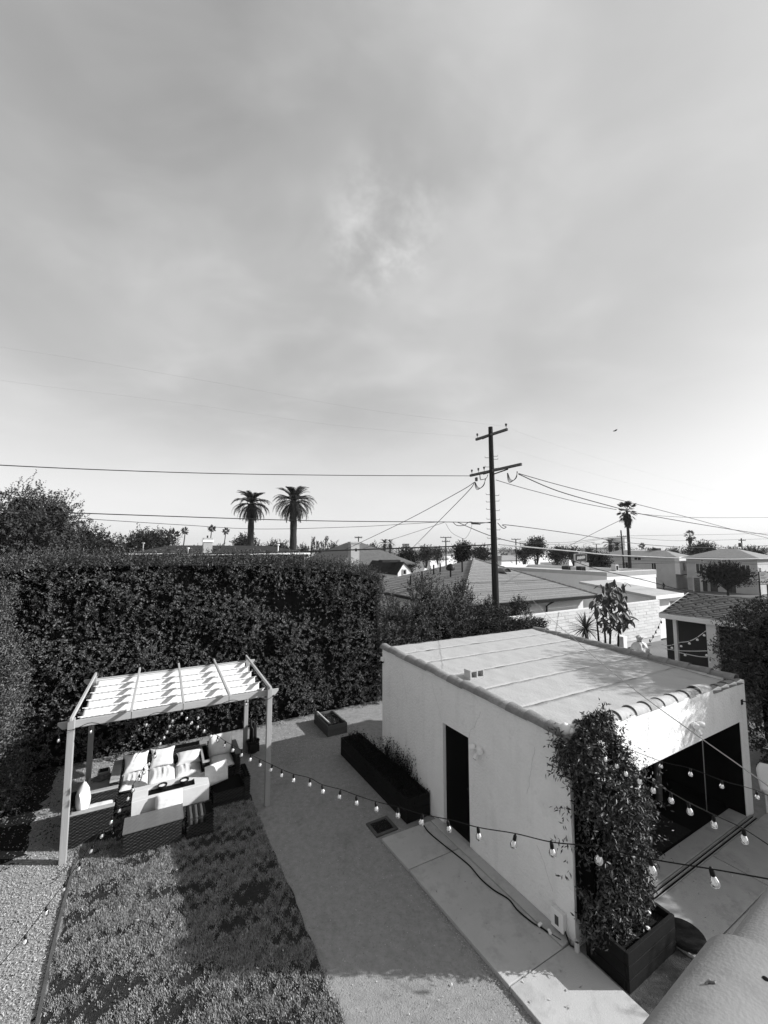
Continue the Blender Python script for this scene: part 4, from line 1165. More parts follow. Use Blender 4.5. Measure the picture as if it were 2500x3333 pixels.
ln_ = thing('planter_pot', 'square grey pot standing on the mulch behind the side table', 'pot', Q(-6.2, 7.62, 0))
MB().prism([Q(-6.31, 7.5, .02), Q(-6.08, 7.5, .02), Q(-6.08, 7.73, .02), Q(-6.31, 7.73, .02)], (0, 0, .36)).build('shell', M['cmu'], ln_, bevel=.01)
qb(MB(), -6.28, -6.11, 7.53, 7.70, .381, .39).build('soil', M['soil'], ln_)
# cactus in a pot by the back post
cp = thing('potted_cactus', 'column cactus in a dark round pot by the rear right pergola post', 'potted plant', Q(-2.86, 7.72, 0))
MB().lathe([(.0, .005), (.12, .005), (.165, .26), (.175, .30), (.155, .30), (.145, .26), (.0, .25)], Q(-2.86, 7.72, 0), 22).build('pot', M['iron'], cp, True)
for dx, dy, h_ in ((-.06, .03, .58), (.03, .05, .52), (.05, -.05, .48), (-.02, -.06, .40)):
    MB().lathe([(.032, 0), (.036, .1), (.034, h_ * .7), (.025, h_ * .95), (.004, h_)], Q(-2.86 + dx, 7.72 + dy, .25), 8).build('stem', M['cactus'], cp, True)
qb(MB(), -2.98, -2.74, 7.46, 7.52, .1, .3).build('tag', M['dark_board'], cp)

# ================================================================== STRING LIGHTS
BULB = {}
def make_bulb(t, p, lean, size=1.0):
    """globe with socket above and filament inside; copies share meshes"""
    if not BULB:
        b = MB().lathe([(.012, .038), (.018, .029), (.027, .013), (.0310, -.003), (.0285, -.019), (.018, -.031), (.007, -.035), (.0, -.0355)], (0, 0, 0), 16).build('bulb', M['glass'], t, True, origin=(0, 0, 0))
        s_ = MB().lathe([(.0, .088), (.008, .086), (.012, .078), (.0155, .074), (.0165, .038), (.014, .033), (.0, .033)], (0, 0, 0), 10).build('socket', M['cable'], b, True, origin=(0, 0, 0))
        f = MB().lathe([(.004, .036), (.007, .02), (.010, .0), (.008, -.014), (.0, -.018)], (0, 0, 0), 6).build('filament', M['filament'], b, True, origin=(0, 0, 0))
        for q in (s_, f): q.location = (0, 0, 0)
        BULB.update(b=b, s=s_, f=f)
    else:
        b = BULB['b'].copy(); b.name = 'bulb'; COL.objects.link(b); b.parent = t
        for kk, nm in (('s', 'socket'), ('f', 'filament')):
            q = BULB[kk].copy(); q.name = nm; COL.objects.link(q); q.parent = b; q.location = (0, 0, 0)
    WL[b.name] = Vector(p); b.location = Vector(p) - WL[t.name]
    b.rotation_euler = (lean[0], lean[1], random.uniform(0, 6)); b.scale = (size * .88,) * 3
    return b
def string_light(label, bulbs, p0, p1, ends=(), r=.0042, group='string lights over the yard'):
    """bulbs: pixels of the globes; they hang in the upright plane through two plan points"""
    pos = [vplane(x, y, p0, p1) for x, y in bulbs]
    t = thing('string_light', label, 'string light', pos[0])
    pts_ = []
    for i, p in enumerate(pos):
        lean = (random.uniform(-.2, .2), random.uniform(-.2, .2))
        b = make_bulb(t, p, lean)
        up = Euler((lean[0], lean[1], 0)).to_matrix() @ Vector((0, 0, .077))
        pts_.append(p + up)
    e0, e1 = ends
    ctrl = ([Vector(e0)] if e0 is not None else []) + pts_ + ([Vector(e1)] if e1 is not None else [])
    MB().tube(smooth_path(ctrl, len(ctrl) * 5), r, 6).build('cord', M['cable'], t, True)
    return t
Z1 = lambda x, y: (x * .5425, 2100 + y * .5425)
Z5 = lambda x, y: (800 + x * .5425, 2000 + y * .5425)
Z6 = lambda x, y: (1600 + x * .5425, 2050 + y * .5425)
Z7 = lambda x, y: (x * .7233, 2700 + y * .7233)
mid = Q(-4.75, PB0 - .12, PZ - .06)
A_px = [Z1(*p) for p in ((1035, 455), (1018, 487), (1003, 521), (985, 555), (962, 592), (928, 668), (894, 714), (863, 764), (835, 806), (797, 870), (768, 922), (717, 993), (668, 1062), (612, 1145), (548, 1235), (475, 1340))] + [Z7(*p) for p in ((288, 270), (208, 377), (112, 508))]
string_light('string light drooping from the pergola beam over the lawn to the mulch corner', A_px, (mid.x, mid.y), (-4.0, 1.9), (mid, vplane(-60, 3215, (mid.x, mid.y), (-4.0, 1.9))))
B_px = [Z1(*p) for p in ((1090, 412), (1120, 440), (1150, 466), (1187, 492), (1225, 517), (1265, 547), (1305, 572), (1348, 602), (1397, 631), (1450, 660))] + [Z5(*p) for p in ((28, 872), (86, 904), (152, 932), (215, 966), (287, 996), (384, 1021), (463, 1063), (562, 1094), (665, 1131), (784, 1168), (912, 1204), (1054, 1246), (1219, 1286), (1399, 1333), (1607, 1379))] + [Z8(*p) for p in ((764, 160), (957, 190), (1179, 235), (1437, 282))]
pB = (2.25, 2.3)
string_light('long string light running from the pergola beam across the path past the shed corner', B_px, (mid.x, mid.y), pB, (mid, vplane(2580, 2875, (mid.x, mid.y), pB)))
C_px = [Z6(*p) for p in ((583, 700), (637, 744), (683, 778), (750, 816), (806, 864), (888, 910), (970, 963), (1078, 1023), (1190, 1090), (1335, 1169), (1517, 1259))]
pC0, pC1 = (2.95, 6.0), (2.62, 2.75)
string_light('string light slanting from the vine top down past the wide opening', C_px, pC0, pC1, (L(.25, -.12, 2.72), vplane(2560, 2790, pC0, pC1)))
D_px = [Z6(*p) for p in ((1017, 818), (1195, 867), (1382, 938), (1595, 1004))]
pD0, pD1 = (3.6, 6.45), (5.3, 5.2)
string_light('short string light crossing the dark shed opening towards the chair', D_px, pD0, pD1, (vplane(*Z6(765, 690), pD0, pD1), vplane(2570, 2625, pD0, pD1)))
# beam string
t = thing('string_light', 'string light wound loosely along the front pergola beam', 'string light', beam_line[0])
MB().tube(beam_line, .006, 5).build('cord', M['cable'], t, True)
for px in ((350, 572), (545, 520), (878, 479), (1190, 437), (1477, 356)):
    p = vplane(*Z1(*px), tuple(Q(PA0, PB0 - .12)[:2]), tuple(Q(PA1, PB0 - .12)[:2]))
    make_bulb(t, p, (random.uniform(-.1, .1), random.uniform(-.1, .1)))
    MB().tube([p + Vector((0, 0, .11)), Vector((p.x, p.y, PZ - .09))], .004, 4).build('lead', M['cable'], t, True)
# corner cord tie at the sofa end
# ---- near clay tiles of the house the picture is taken from
nr_ = thing('parapet', 'clay capped stucco parapet of the house in the near corner', 'parapet', (1.0, .9, 0))
ax0 = Vector((.83, 1.0, 4.35)); NT = R(32); NU = Vector((math.cos(NT), math.sin(NT), 0)); NV = Vector((-NU.y, NU.x, 0))
prev = []
for k, (s0, s1, r0, r1) in enumerate(((-.66, .14, .148, .164), (.08, .92, .136, .150), (.86, 1.7, .136, .15))):
    o = barrel(s1 - s0, r0, r1, .02, 28).build('cap_tile', M['clay_near'], nr_, True, origin=(0, 0, 0))
    p = ax0 + NU * s0
    WL[o.name] = p; o.location = p - WL[nr_.name]
    o.rotation_euler = (0.0, 0.0, NT)
gnd = Vector((0, 0, 4.35))
MB().prism([ax0 + NU * -1 + NV * .09 - gnd, ax0 + NU * 2.2 + NV * .09 - gnd, ax0 + NU * 2.2 - NV * .11 - gnd, ax0 + NU * -1 - NV * .11 - gnd], (0, 0, 4.34)).build('wall', M['stucco'], nr_)
# dropped mortar crumbs and a chipped rim
mb = MB()
for sq, q, rr in ((-.05, 62, .004), (.02, 80, .003), (-.12, 95, .005), (-.2, 70, .003), (.05, 110, .004), (-.09, 118, .006), (.0, 55, .003)):
    c_ = ax0 + NU * sq + NV * .158 * math.cos(R(q)) + Vector((0, 0, .158 * .8 * math.sin(R(q))))
    mb.lathe([(rr * .3, -rr * .5), (rr, 0), (rr * .2, rr * .7)], c_, 6)
mb.build('mortar_crumb', M['clay_lit'], nr_)
tb = ax0 - NU * .07 + NV * .075 + Vector((0, 0, .113))
o = MB().tube([tb, tb + Vector((.008, .002, .004)), tb + Vector((.018, -.003, .006)), tb + Vector((.026, .003, .003))], .0028, 5).build('twig', M['oak'], smooth=True)
tag(o, 'tiny dry twig lying on the near clay tile', 'twig')
hq = ax0 + NU * .04 - NV * .0 + Vector((0, 0, .1285))
MB().lathe([(.0, 0), (.006, 0), (.006, .002), (.0, .0025)], hq, 12).build('nail_hole', M['black'], nr_)
# white garden chair half in view past the pillar
ch_ = thing('garden_chair', 'white moulded chair standing in the shade beyond the shed pillar', 'chair', (8.3, 8.9, 0))
def chair_back(u, v):
    x = 7.80 + .62 * u; z = .46 + .50 * v
    if v > .7: x = 8.11 + (x - 8.11) * (1 - .35 * ((v - .7) / .3) ** 2)
    return Vector((x, 9.0 + .10 * v - .09 * math.sin(PI * u), z))
grid_obj('backrest', 12, 10, chair_back, M['white_paint'], ch_, True, .02)
grid_obj('seat', 8, 8, lambda u, v: Vector((7.85 + .52 * u, 8.5 + .5 * v, .44 - .03 * math.sin(PI * u) * math.sin(PI * v))), M['white_paint'], ch_, True, .02)
for x, y in ((7.88, 8.54), (8.34, 8.54), (7.88, 8.97), (8.34, 8.97)):
    MB().tube([(x, y, 0), (x * .98 + 8.11 * .02, y, .44)], [.018, .022], 8).build('leg', M['white_paint'], ch_, True)

# ================================================================== NEIGHBOURHOOD
def courses(parent, e0, e1, t0, t1, n, m, name='shingle_course', th=.014):
    """a roof plane laid in lapped courses; each course stands proud of the one above"""
    nr = (e1 - e0).cross(t0 - e0).normalized()
    if nr.z < 0: nr = -nr
    for k in range(n):
        f0, f1 = k / n, (k + 1.0) / n
        a, b = e0.lerp(t0, f0), e1.lerp(t1, f0)
        c, d = e1.lerp(t1, f1), e0.lerp(t0, f1)
        dn = Vector((0, 0, -.004))
        mb = MB().hexa([a, b, c + nr * -.012, d + nr * -.012, a + nr * th, b + nr * th, c + nr * .002, d + nr * .002])
        mb.build(name, m[k % len(m)] if isinstance(m, (list, tuple)) else m, parent)
def window(parent, c, along, nrm, w_, h_, frame='white_paint', bars=1):
    """framed window set on a wall: frame part, pane sub-part"""
    up = Vector((0, 0, 1)); t_ = .06
    mb = MB()
    def bar(u0, u1, v0, v1):
        p = [c + along * u0 + up * v0, c + along * u1 + up * v0, c + along * u1 + up * v1, c + along * u0 + up * v1]
        mb.hexa([p[0] + nrm * .002, p[1] + nrm * .002, p[1] + nrm * .05, p[0] + nrm * .05, p[3] + nrm * .002, p[2] + nrm * .002, p[2] + nrm * .05, p[3] + nrm * .05])
    bar(-w_ / 2, -w_ / 2 + t_, -h_ / 2, h_ / 2); bar(w_ / 2 - t_, w_ / 2, -h_ / 2, h_ / 2)
    bar(-w_ / 2 + t_, w_ / 2 - t_, -h_ / 2, -h_ / 2 + t_); bar(-w_ / 2 + t_, w_ / 2 - t_, h_ / 2 - t_, h_ / 2)
    for k in range(bars):
        x = -w_ / 2 + w_ * (k + 1) / (bars + 1); bar(x - .025, x + .025, -h_ / 2 + t_, h_ / 2 - t_)
    o = mb.build('window', M[frame], parent)
    p = [c + along * -w_ / 2 + up * -h_ / 2, c + along * w_ / 2 + up * -h_ / 2, c + along * w_ / 2 + up * h_ / 2, c + along * -w_ / 2 + up * h_ / 2]
    MB().prism([q + nrm * .001 for q in p], nrm * .012).build('pane', M['window'], o)
    return o
def bb(mb, c, lu, lv, z0, z1):
    c = Vector((c[0], c[1], 0)); 
    p = [c, c + U * lu, c + U * lu + Vv * lv, c + Vv * lv]
    return mb.hexa([q + Vector((0, 0, z0)) for q in p] + [q + Vector((0, 0, z1)) for q in p])
def house(name, label, c, lu, lv, z0, ze, zr_, kind, wm, rm, ov=.4, wins=(), group=None, cat='house', fascia=None, ridge_u=True):
    """c: near corner on plan; u, v follow the yard grid. kind hip / gable / flat"""
    c = Vector((c[0], c[1], 0))
    t = thing(name, label, cat, (c.x, c.y, z0), group)
    bb(MB(), c, lu, lv, z0, ze).build('wall', M[wm], t)
    o0 = c - U * ov - Vv * ov; w2, d2 = lu + 2 * ov, lv + 2 * ov
    P = lambda u, v, z: o0 + U * u + Vv * v + Vector((0, 0, z))
    if kind == 'flat':
        mb = MB()
        bb(mb, o0, w2, d2, ze + .003, zr_)
        mb.build('roof', M[rm], t)
    else:
        h = min(w2, d2) / 2
        if kind == 'hip':
            if ridge_u and w2 >= d2: r0, r1 = P(h, d2 / 2, zr_), P(w2 - h, d2 / 2, zr_)
            elif d2 > w2: r0, r1 = P(w2 / 2, h, zr_), P(w2 / 2, d2 - h, zr_)
            else: r0, r1 = P(w2 / 2 - .01, d2 / 2, zr_), P(w2 / 2 + .01, d2 / 2, zr_)
        else:
            if ridge_u: r0, r1 = P(0, d2 / 2, zr_), P(w2, d2 / 2, zr_)
            else: r0, r1 = P(w2 / 2, 0, zr_), P(w2 / 2, d2, zr_)
        e = [P(0, 0, ze), P(w2, 0, ze), P(w2, d2, ze), P(0, d2, ze)]
        eb = [q + Vector((0, 0, -.14)) for q in e]
        if (kind == 'gable' and ridge_u) or (kind == 'hip' and w2 >= d2):
            f = [(0, 1, 9, 8), (2, 3, 8, 9), (1, 2, 9), (3, 0, 8)]
        else:
            f = [(1, 2, 9, 8), (3, 0, 8, 9), (0, 1, 8), (2, 3, 9)]
        vs = e + eb + [r0, r1]
        f += [(4, 7, 6, 5), (0, 4, 5, 1), (1, 5, 6, 2), (2, 6, 7, 3), (3, 7, 4, 0)]
        MB().add(vs, f).build('roof', M[rm], t)
    for face, s, z, w_, h_ in wins:
        if face == 'f': window(t, c + U * lu * s + Vector((0, 0, z)), U, -Vv, w_, h_)
        else: window(t, c + Vv * lv * s + Vector((0, 0, z)), Vv, -U, w_, h_)
    return t

# --- hip roofed house behind the pole
hA = thing('house', 'low house with a broad pale grey shingled hip roof behind the pole', 'house', (6, 24, 0))
ez = 2.8
c0 = G(1500, 1974, ez); c1 = G(1945, 1936, ez)
lenA = (c1 - c0).length; uA = (c1 - c0).normalized(); vA = Vector((-uA.y, uA.x, 0))
c3 = c0 + vA * 11.5; c2 = c1 + vA * 11.5
ap = A(1541, 1821, (c0 + uA * lenA * .52 + vA * 5.7).y)
apr = ap + uA * .9 + vA * .9 + Vector((0, 0, -.02))
courses(hA, c0, c1, ap, apr, 26, [M['roofA'], M['roofA_b']])
courses(hA, c3, c0, ap, ap, 26, [M['roofA'], M['roofA_b']])
MB().add([c1, c2, apr, c3, ap, c2], [(0, 1, 2), (3, 4, 2, 1)]).build('roof', M['roofA'], hA)
for p, q in ((c0, ap), (c1, apr)):
    nseg = 26; proto = None
    for k in range(nseg):
        a, b = p.lerp(q, k / nseg), p.lerp(q, (k + 1.12) / nseg)
        MB().tube([a + Vector((0, 0, .015)), b + Vector((0, 0, .0))], [.085, .07], 6).build('hip_cap', M['roofA_b' if k % 2 else 'roofA'], hA)
iw = .55
w0, w1, w2_, w3 = c0 + uA * iw + vA * iw, c1 - uA * iw + vA * iw, c2 - uA * iw - vA * iw, c3 + uA * iw - vA * iw
def down(q, z): return Vector((q.x, q.y, z))
MB().hexa([down(x, 0) for x in (w0, w1, w2_, w3)] + [down(x, ez - .03) for x in (w0, w1, w2_, w3)]).build('wall', M['wall_white'], hA)
mb = MB()
for p, q in ((c0, c1), (c3, c0)):
    d = (q - p).normalized(); n_ = Vector((d.y, -d.x, 0))
    mb.hexa([down(x, ez - .16) for x in (p, q, q + n_ * .10, p + n_ * .10)] + [down(x, ez - .01) for x in (p, q, q + n_ * .10, p + n_ * .10)])
gut = mb.build('gutter', M['gutter'], hA)
dsp = c0 + uA * (lenA * .63)
MB().tube([down(dsp - vA * .05, ez - .12), down(dsp + vA * .3, ez - .32), down(dsp + vA * .48, ez - .45), down(dsp + vA * .48, .3)], .045, 6).build('downpipe', M['gutter'], hA)
window(hA, c0 + uA * 2.6 + vA * (iw - .002) + Vector((0, 0, -.75)), uA, -vA, .8, .8)
for px, py, hh in ((1337, 1903, .55), (1374, 1893, .6), (1412, 1870, .6), (1433, 1862, .55), (1505, 1862, .7)):
    base = None
    n_ = (c0 - c3).cross(ap - c3).normalized(); d = ray(px, py)
    tt = (c0 - Vector((0, 0, CAM_H))).dot(n_) / d.dot(n_); p = d * tt + Vector((0, 0, CAM_H))
    o = MB().tube([p - Vector((0, 0, .1)), p + Vector((0, 0, hh))], .05, 8).build('vent_pipe', M['vent'], hA, True)
n_ = (c0 - c3).cross(ap - c3).normalized(); d = ray(1467, 1878); tt = (c0 - Vector((0, 0, CAM_H))).dot(n_) / d.dot(n_); p = d * tt + Vector((0, 0, CAM_H))
o = MB().tube([p - Vector((0, 0, .1)), p + Vector((0, 0, .45))], .05, 8).build('vent_pipe', M['vent'], hA, True)
MB().lathe([(.17, .38), (.26, .42), (.27, .55), (.2, .70), (.02, .78)], p, 12).build('turbine_vent', M['vent'], hA, True)
n_ = (c1 - c0).cross(ap - c0).normalized()
d = ray(1652, 1865); tt = (c0 - Vector((0, 0, CAM_H))).dot(n_) / d.dot(n_); p = d * tt + Vector((0, 0, CAM_H))
def dome(u, v):
    q = PI * u
    return p + uA * (.30 * math.cos(q)) + vA * (.6 * v) + Vector((0, 0, .24 * math.sin(q) + .35 * v * 0 + .05))
grid_obj('dormer_vent', 10, 3, dome, M['roofA'], hA, True, .02)
MB().prism([p + uA * .27 * math.cos(PI * i / 8) + vA * .05 + Vector((0, 0, .21 * math.sin(PI * i / 8) + .05)) for i in range(9)], vA * .02).build('louvre', M['vent'], hA)

# --- pale block wall with courses of blocks
bw_t = thing('block_wall', 'pale coursed block wall behind the shed catching plant shadows', 'wall', (10, 21, 0))
b0 = G(1763, 1998, 2.36) - U * 2.0; b1 = b0 + U * 12.4
MB().hexa([down(x, 0) for x in (b0, b1, b1 + Vv * .15, b0 + Vv * .15)] + [down(x, 2.30) for x in (b0, b1, b1 + Vv * .15, b0 + Vv * .15)]).build('mortar', M['mortar'], bw_t)
bl, bh = .56, .166
blocks = {}
for r_ in range(12):
    z = 2.30 - (r_ + 1) * bh
    x = -(r_ % 2) * bl / 2
    while x < 12.4:
        l_ = bl if x >= 0 else bl / 2
        xs = max(0, x); l_ = min(x + bl, 12.4) - xs
        key = (round(l_, 2), random.randint(0, 1))
        loc = b0 + U * (xs + l_ / 2) - Vv * (.01 + random.uniform(0, .012)); loc = down(loc, z)
        if key not in blocks:
            o = MB().box((0, 0, bh / 2), (l_ - .012, .05, bh - .014)).build('block', M['block' if key[1] else 'block_b'], bw_t, origin=(0, 0, 0))
            WL[o.name] = loc; o.location = loc - WL[bw_t.name]; blocks[key] = o
        else: o = dup(blocks[key], 'block', loc, bw_t)
        o.rotation_euler = (0, 0, TH)
        x += bl
MB().hexa([down(x, 2.303) for x in (b0 - Vv * .05, b1 - Vv * .05, b1 + Vv * .19, b0 + Vv * .19)] + [down(x, 2.37) for x in (b0 - Vv * .05, b1 - Vv * .05, b1 + Vv * .19, b0 + Vv * .19)]).build('coping', M['block'], bw_t)
# --- white flat roofed extension behind the block wall
ex = thing('extension', 'white rendered extension with a pale sloping slab roof beyond the block wall', 'building', (17, 26, 0))
k0 = A(2134, 1941, 25.8); k1 = k0 + U * 3.4; k2 = k0 + Vv * 5.2
rise = Vector((0, 0, .55))
q = [k0, k1, k1 + Vv * 5.2 + rise, k2 + rise]
MB().hexa([x + Vector((0, 0, -.16)) for x in q] + q).build('roof', M['membrane'], ex)
MB().hexa([k0 - Vv * .03 + Vector((0, 0, -.20)), k1 - Vv * .03 + Vector((0, 0, -.20)), k1 - Vv * .003 + Vector((0, 0, -.20)), k0 - Vv * .003 + Vector((0, 0, -.20)), k0 - Vv * .03 + Vector((0, 0, .03)), k1 - Vv * .03 + Vector((0, 0, .03)), k1 - Vv * .003 + Vector((0, 0, .03)), k0 - Vv * .003 + Vector((0, 0, .03))]).build('fascia', M['wall_white'], ex)
iw = .5
q = [k0 + U * iw + Vv * iw, k1 - U * .7 + Vv * iw, k1 - U * .7 + Vv * 5, k0 + U * iw + Vv * 5]
MB().hexa([down(x, -.3) for x in q] + [down(x, k0.z - .17 + (.05 if i < 2 else .45)) for i, x in enumerate(q)]).build('wall', M['wall_white'], ex)
# --- white parapet building with signs and plant on its roof
fb_ = thing('flat_building', 'long white flat roofed building with a grey parapet band', 'building', (21, 38, 0))
k0 = A(1974, 1862, 37.5)
zt = k0.z; z0 = gz(k0.x, k0.y) - .3
bb(MB(), k0, 8.2, 16, z0, zt - .75).build('wall', M['wall_white'], fb_)
mb = MB(); bb(mb, k0 - U * .04 - Vv * .04, 8.28, .25, zt - .747, zt); bb(mb, k0 - U * .04 + Vv * .213, .25, 15.7, zt - .747, zt); bb(mb, k0 + U * 8.0 + Vv * .213, .24, 15.7, zt - .747, zt); bb(mb, k0 + U * .215 + Vv * 15.7, 7.7, .2, zt - .747, zt)
mb.build('parapet', M['wall_white'], fb_)
bb(MB(), k0 + U * .22 + Vv * .22, 7.75, 15.4, zt - .7, zt - .30).build('roof', M['membrane'], fb_)
bb(MB(), k0 - U * .07 - Vv * .07, 8.34, .028, zt - .42, zt - .02).build('band', M['wall_band'], fb_)
bb(MB(), k0 - U * .07 - Vv * .04, .028, 16, zt - .36, zt - .02).build('band', M['wall_mid'], fb_)
rz_ = zt - .30
for i, (px, py, Y, w_, d_, h_, m_, lb) in enumerate(((1850, 1853, 44, 1.0, .8, .55, 'vent', 'dark boxy air unit on the white flat roof left of the sign'), (1877, 1857, 43, .8, .7, .5, 'wall_grey', 'grey air unit on the white flat roof under the sign'), (1893, 1859, 42, .7, .6, .6, 'vent', 'black open air unit on the white flat roof under the sign'), (2005, 1856, 44, .5, .5, .7, 'wall_grey', 'pale vent stack on the white flat roof beside the palm trunk'))):
    p = A(px, py, Y); p.z = rz_
    t = thing('air_unit', lb, 'air unit', p, 'air units on the flat roof')
    bb(MB(), p, w_, d_, rz_ + .06, rz_ + h_).build('casing', M[m_], t)
    bb(MB(), p + U * .08 - Vv * .012, w_ - .16, .01, rz_ + .14, rz_ + h_ - .1).build('grille', M['black'], t)
    bb(MB(), p + U * .05 + Vv * .05, w_ - .1, d_ - .1, rz_, rz_ + .06).build('base', M['iron'], t)
sg = thing('rooftop_sign', 'dark rounded sign with a pale script blob raised over the flat roof', 'sign', A(1892, 1857, 46))
pc = A(1891, 1815, 46)
def rrect(w_, h_, r_, n=5):
    out_ = []
    for cx_, cy_, a0_ in ((w_ / 2 - r_, h_ / 2 - r_, 0), (-w_ / 2 + r_, h_ / 2 - r_, 90), (-w_ / 2 + r_, -h_ / 2 + r_, 180), (w_ / 2 - r_, -h_ / 2 + r_, 270)):
        for i in range(n + 1):
            q = R(a0_ + 90 * i / n); out_.append((cx_ + r_ * math.cos(q), cy_ + r_ * math.sin(q)))
    return out_
X_, Z_ = Vector((1, 0, 0)), Vector((0, 0, 1)); F_ = Vector((0, -1, 0))
MB().prism([pc + X_ * x + Z_ * z for x, z in rrect(1.34, .86, .14)], Vector((0, .3, 0))).build('frame', M['wall_mid'], sg)
MB().prism([pc + F_ * .004 + X_ * x + Z_ * z for x, z in rrect(1.2, .74, .12)], F_ * .02).build('face', M['sign_dark'], sg)
mb = MB()
for k in range(9):
    x = -.40 + .10 * k
    mb.prism([pc + F_ * .026 + X_ * (x + dx) + Z_ * (z + .012 * k - .04) for dx, z in ((-.05, -.20 + .05 * (k % 3)), (.035, -.18 + .03 * (k % 2)), (.06, .15 + .04 * (k % 2)), (-.02, .19 - .03 * (k % 3)))], F_ * .008)
mb.build('lettering', M['print'], sg)
q = A(1894, 1844, 46); MB().box(q, (1.35, .5, .85)).build('cabinet', M['wall_white'], sg)
MB().box(Vector((pc.x, pc.y + .15, (rz_ + pc.z) / 2)), (.12, .12, pc.z - rz_)).build('post', M['iron'], sg)
# --- dark shingled house on the right with its porch
hD = thing('house', 'house with a dark shingled gable roof and shady porch behind the shed', 'house', (14, 18, 0))
eD0 = G(2148, 1996, 2.55); eD1 = eD0 - Vv * 6.5
rD0 = A(2243, 1929, (eD0 + U * 2.5).y); rD1 = rD0 - Vv * 6.5
lay = (rD0 - eD0).length; nrow = 15
nrm = (eD1 - eD0).cross(rD0 - eD0).normalized(); nrm = nrm if nrm.z > 0 else -nrm
mats3 = ['roofD', 'roofD2', 'roofD3']
protoS = {}
rotm = Matrix(((eD1 - eD0).normalized(), (rD0 - eD0).normalized(), nrm)).transposed()
MB().add([eD0, eD1, rD1, rD0], [(0, 1, 2, 3)]).build('roof_deck', M['roof_dark'], hD)
for r_ in range(nrow):
    rl = lay / nrow; n_s = 19; sw = 6.5 / n_s
    for k in range(n_s):
        x = k * sw + (sw / 2 if r_ % 2 else 0) + random.uniform(-.03, .03); l_ = sw * random.choice((.8, .95, .95))
        loc = eD0 + (eD1 - eD0).normalized() * (x + sw / 2) + (rD0 - eD0).normalized() * (rl * r_) + nrm * .004
        kk = (random.choice(mats3), round(l_, 2))
        if kk not in protoS:
            o = MB().hexa([(-l_ / 2, -.02, .0), (l_ / 2, -.02, .0), (l_ / 2, rl, .0), (-l_ / 2, rl, .0), (-l_ / 2, -.02, .026), (l_ / 2, -.02, .026), (l_ / 2, rl, .006), (-l_ / 2, rl, .006)]).build('shingle', M[kk[0]], hD, origin=(0, 0, 0))
            WL[o.name] = loc; o.location = loc - WL[hD.name]; protoS[kk] = o
        else: o = dup(protoS[kk], 'shingle', loc, hD)
        o.rotation_euler = rotm.to_euler()
back_e0, back_e1 = eD0 + U * 5.2, eD1 + U * 5.2
courses(hD, back_e1, back_e0, rD1, rD0, 10, M['roofD'])
mb = MB()
mb.hexa([x + Vector((0, 0, -.2)) for x in (eD0, eD1, eD1 - U * .05, eD0 - U * .05)] + [x + Vector((0, 0, .01)) for x in (eD0, eD1, eD1 - U * .05, eD0 - U * .05)])
mb.build('fascia', M['white_paint'], hD)
MB().prism([eD0 + Vv * .01 - Vector((0, 0, .18)), eD0 + Vv * .01, rD0 + Vv * .01, rD0 + Vv * .01 - Vector((0, 0, .18))], Vv * .04).build('barge_board', M['white_paint'], hD)
q = [eD0 + U * .8 - Vv * .06, eD0 + U * 4.8 - Vv * .06, eD1 + U * 4.8, eD1 + U * .8]
MB().hexa([down(x, 0) for x in q] + [down(x, 2.5) for x in q]).build('wall', M['wall_dark'], hD)
MB().prism([down(eD0 + U * 1.3 - Vv * .45, 2.5), down(eD0 + U * 4.8 - Vv * .45, 2.5), down(rD0 - Vv * .45, rD0.z - .12)], -Vv * .1).build('gable', M['wall_mid'], hD)
for px, py, s_, w_ in ((2201, 2075, .15, .09), (2328, 2110, .15, .16), (2306, 2060, .15, .07)):
    p = vplane(px, py, tuple((eD0 + U * .25)[:2]), tuple((eD1 + U * .25)[:2]))
    MB().box((p.x, p.y, 1.18), (w_ * 1.6, w_ * 1.6, 2.36), TH).build('porch_post', M['white_paint'], hD, bevel=.01)
p = vplane(2185, 2050, tuple((eD0 + U * 1.2)[:2]), tuple((eD1 + U * 1.2)[:2]))
MB().box((p.x, p.y, 1.2), (.3, .3, 2.4), TH).build('porch_pier', M['wall_dark'], hD)
# porch lights: pale cords with small globes
Z5r = lambda x, y: (1900 + x * .3617, 1880 + y * .3617)
for lb, b_px, cord_px in (
    ('pale string light sagging from the dark porch roof to the white post', ((952, 593), (1023, 560), (1085, 520), (878, 618)), ((700, 600), (770, 612), (860, 585), (940, 575), (1010, 545), (1100, 480))),
    ('pale string light running level across the porch behind the shed', ((795, 633), (1107, 700), (913, 698)), ((730, 640), (860, 658), (1000, 662), (1100, 660), (1200, 662), (1280, 650))),
    ('lowest pale string light across the porch near the shed tiles', ((1258, 690), (1140, 765)), ((840, 670), (930, 690), (1050, 712), (1150, 716), (1280, 728), (1400, 745)))):
    e0_, e1_ = tuple((eD0 - U * .3)[:2]), tuple((eD1 - U * .3)[:2])
    pts_ = [vplane(*Z5r(*q), e0_, e1_) for q in cord_px]
    t = thing('string_light', lb, 'string light', pts_[0], 'porch string lights')
    MB().tube(smooth_path(pts_, 24), .014, 5).build('cord', M['white_paint'], t, True)
    for q in b_px:
        p = vplane(*Z5r(*q), e0_, e1_)
        b_ = MB().lathe([(.0, .06), (.02, .05), (.05, .01), (.045, -.03), (.0, -.05)], p, 10).build('bulb', M['frost'], t, True)
        MB().tube([p + Vector((0, 0, .055)), p + Vector((0, 0, .16))], .018, 6).build('socket', M['cable'], b_)
t = thing('string_light', 'dark string light dropping from the dark eave to the block wall', 'string light', vplane(*Z5r(700, 350), e0_, e1_))
wl0, wl1 = tuple((b0 - Vv * 2.2)[:2]), tuple((b1 - Vv * 2.2)[:2])
pts_ = [vplane(*Z5r(*q), wl0, wl1) for q in ((705, 345), (690, 400), (665, 455), (640, 505), (615, 555), (590, 600))]
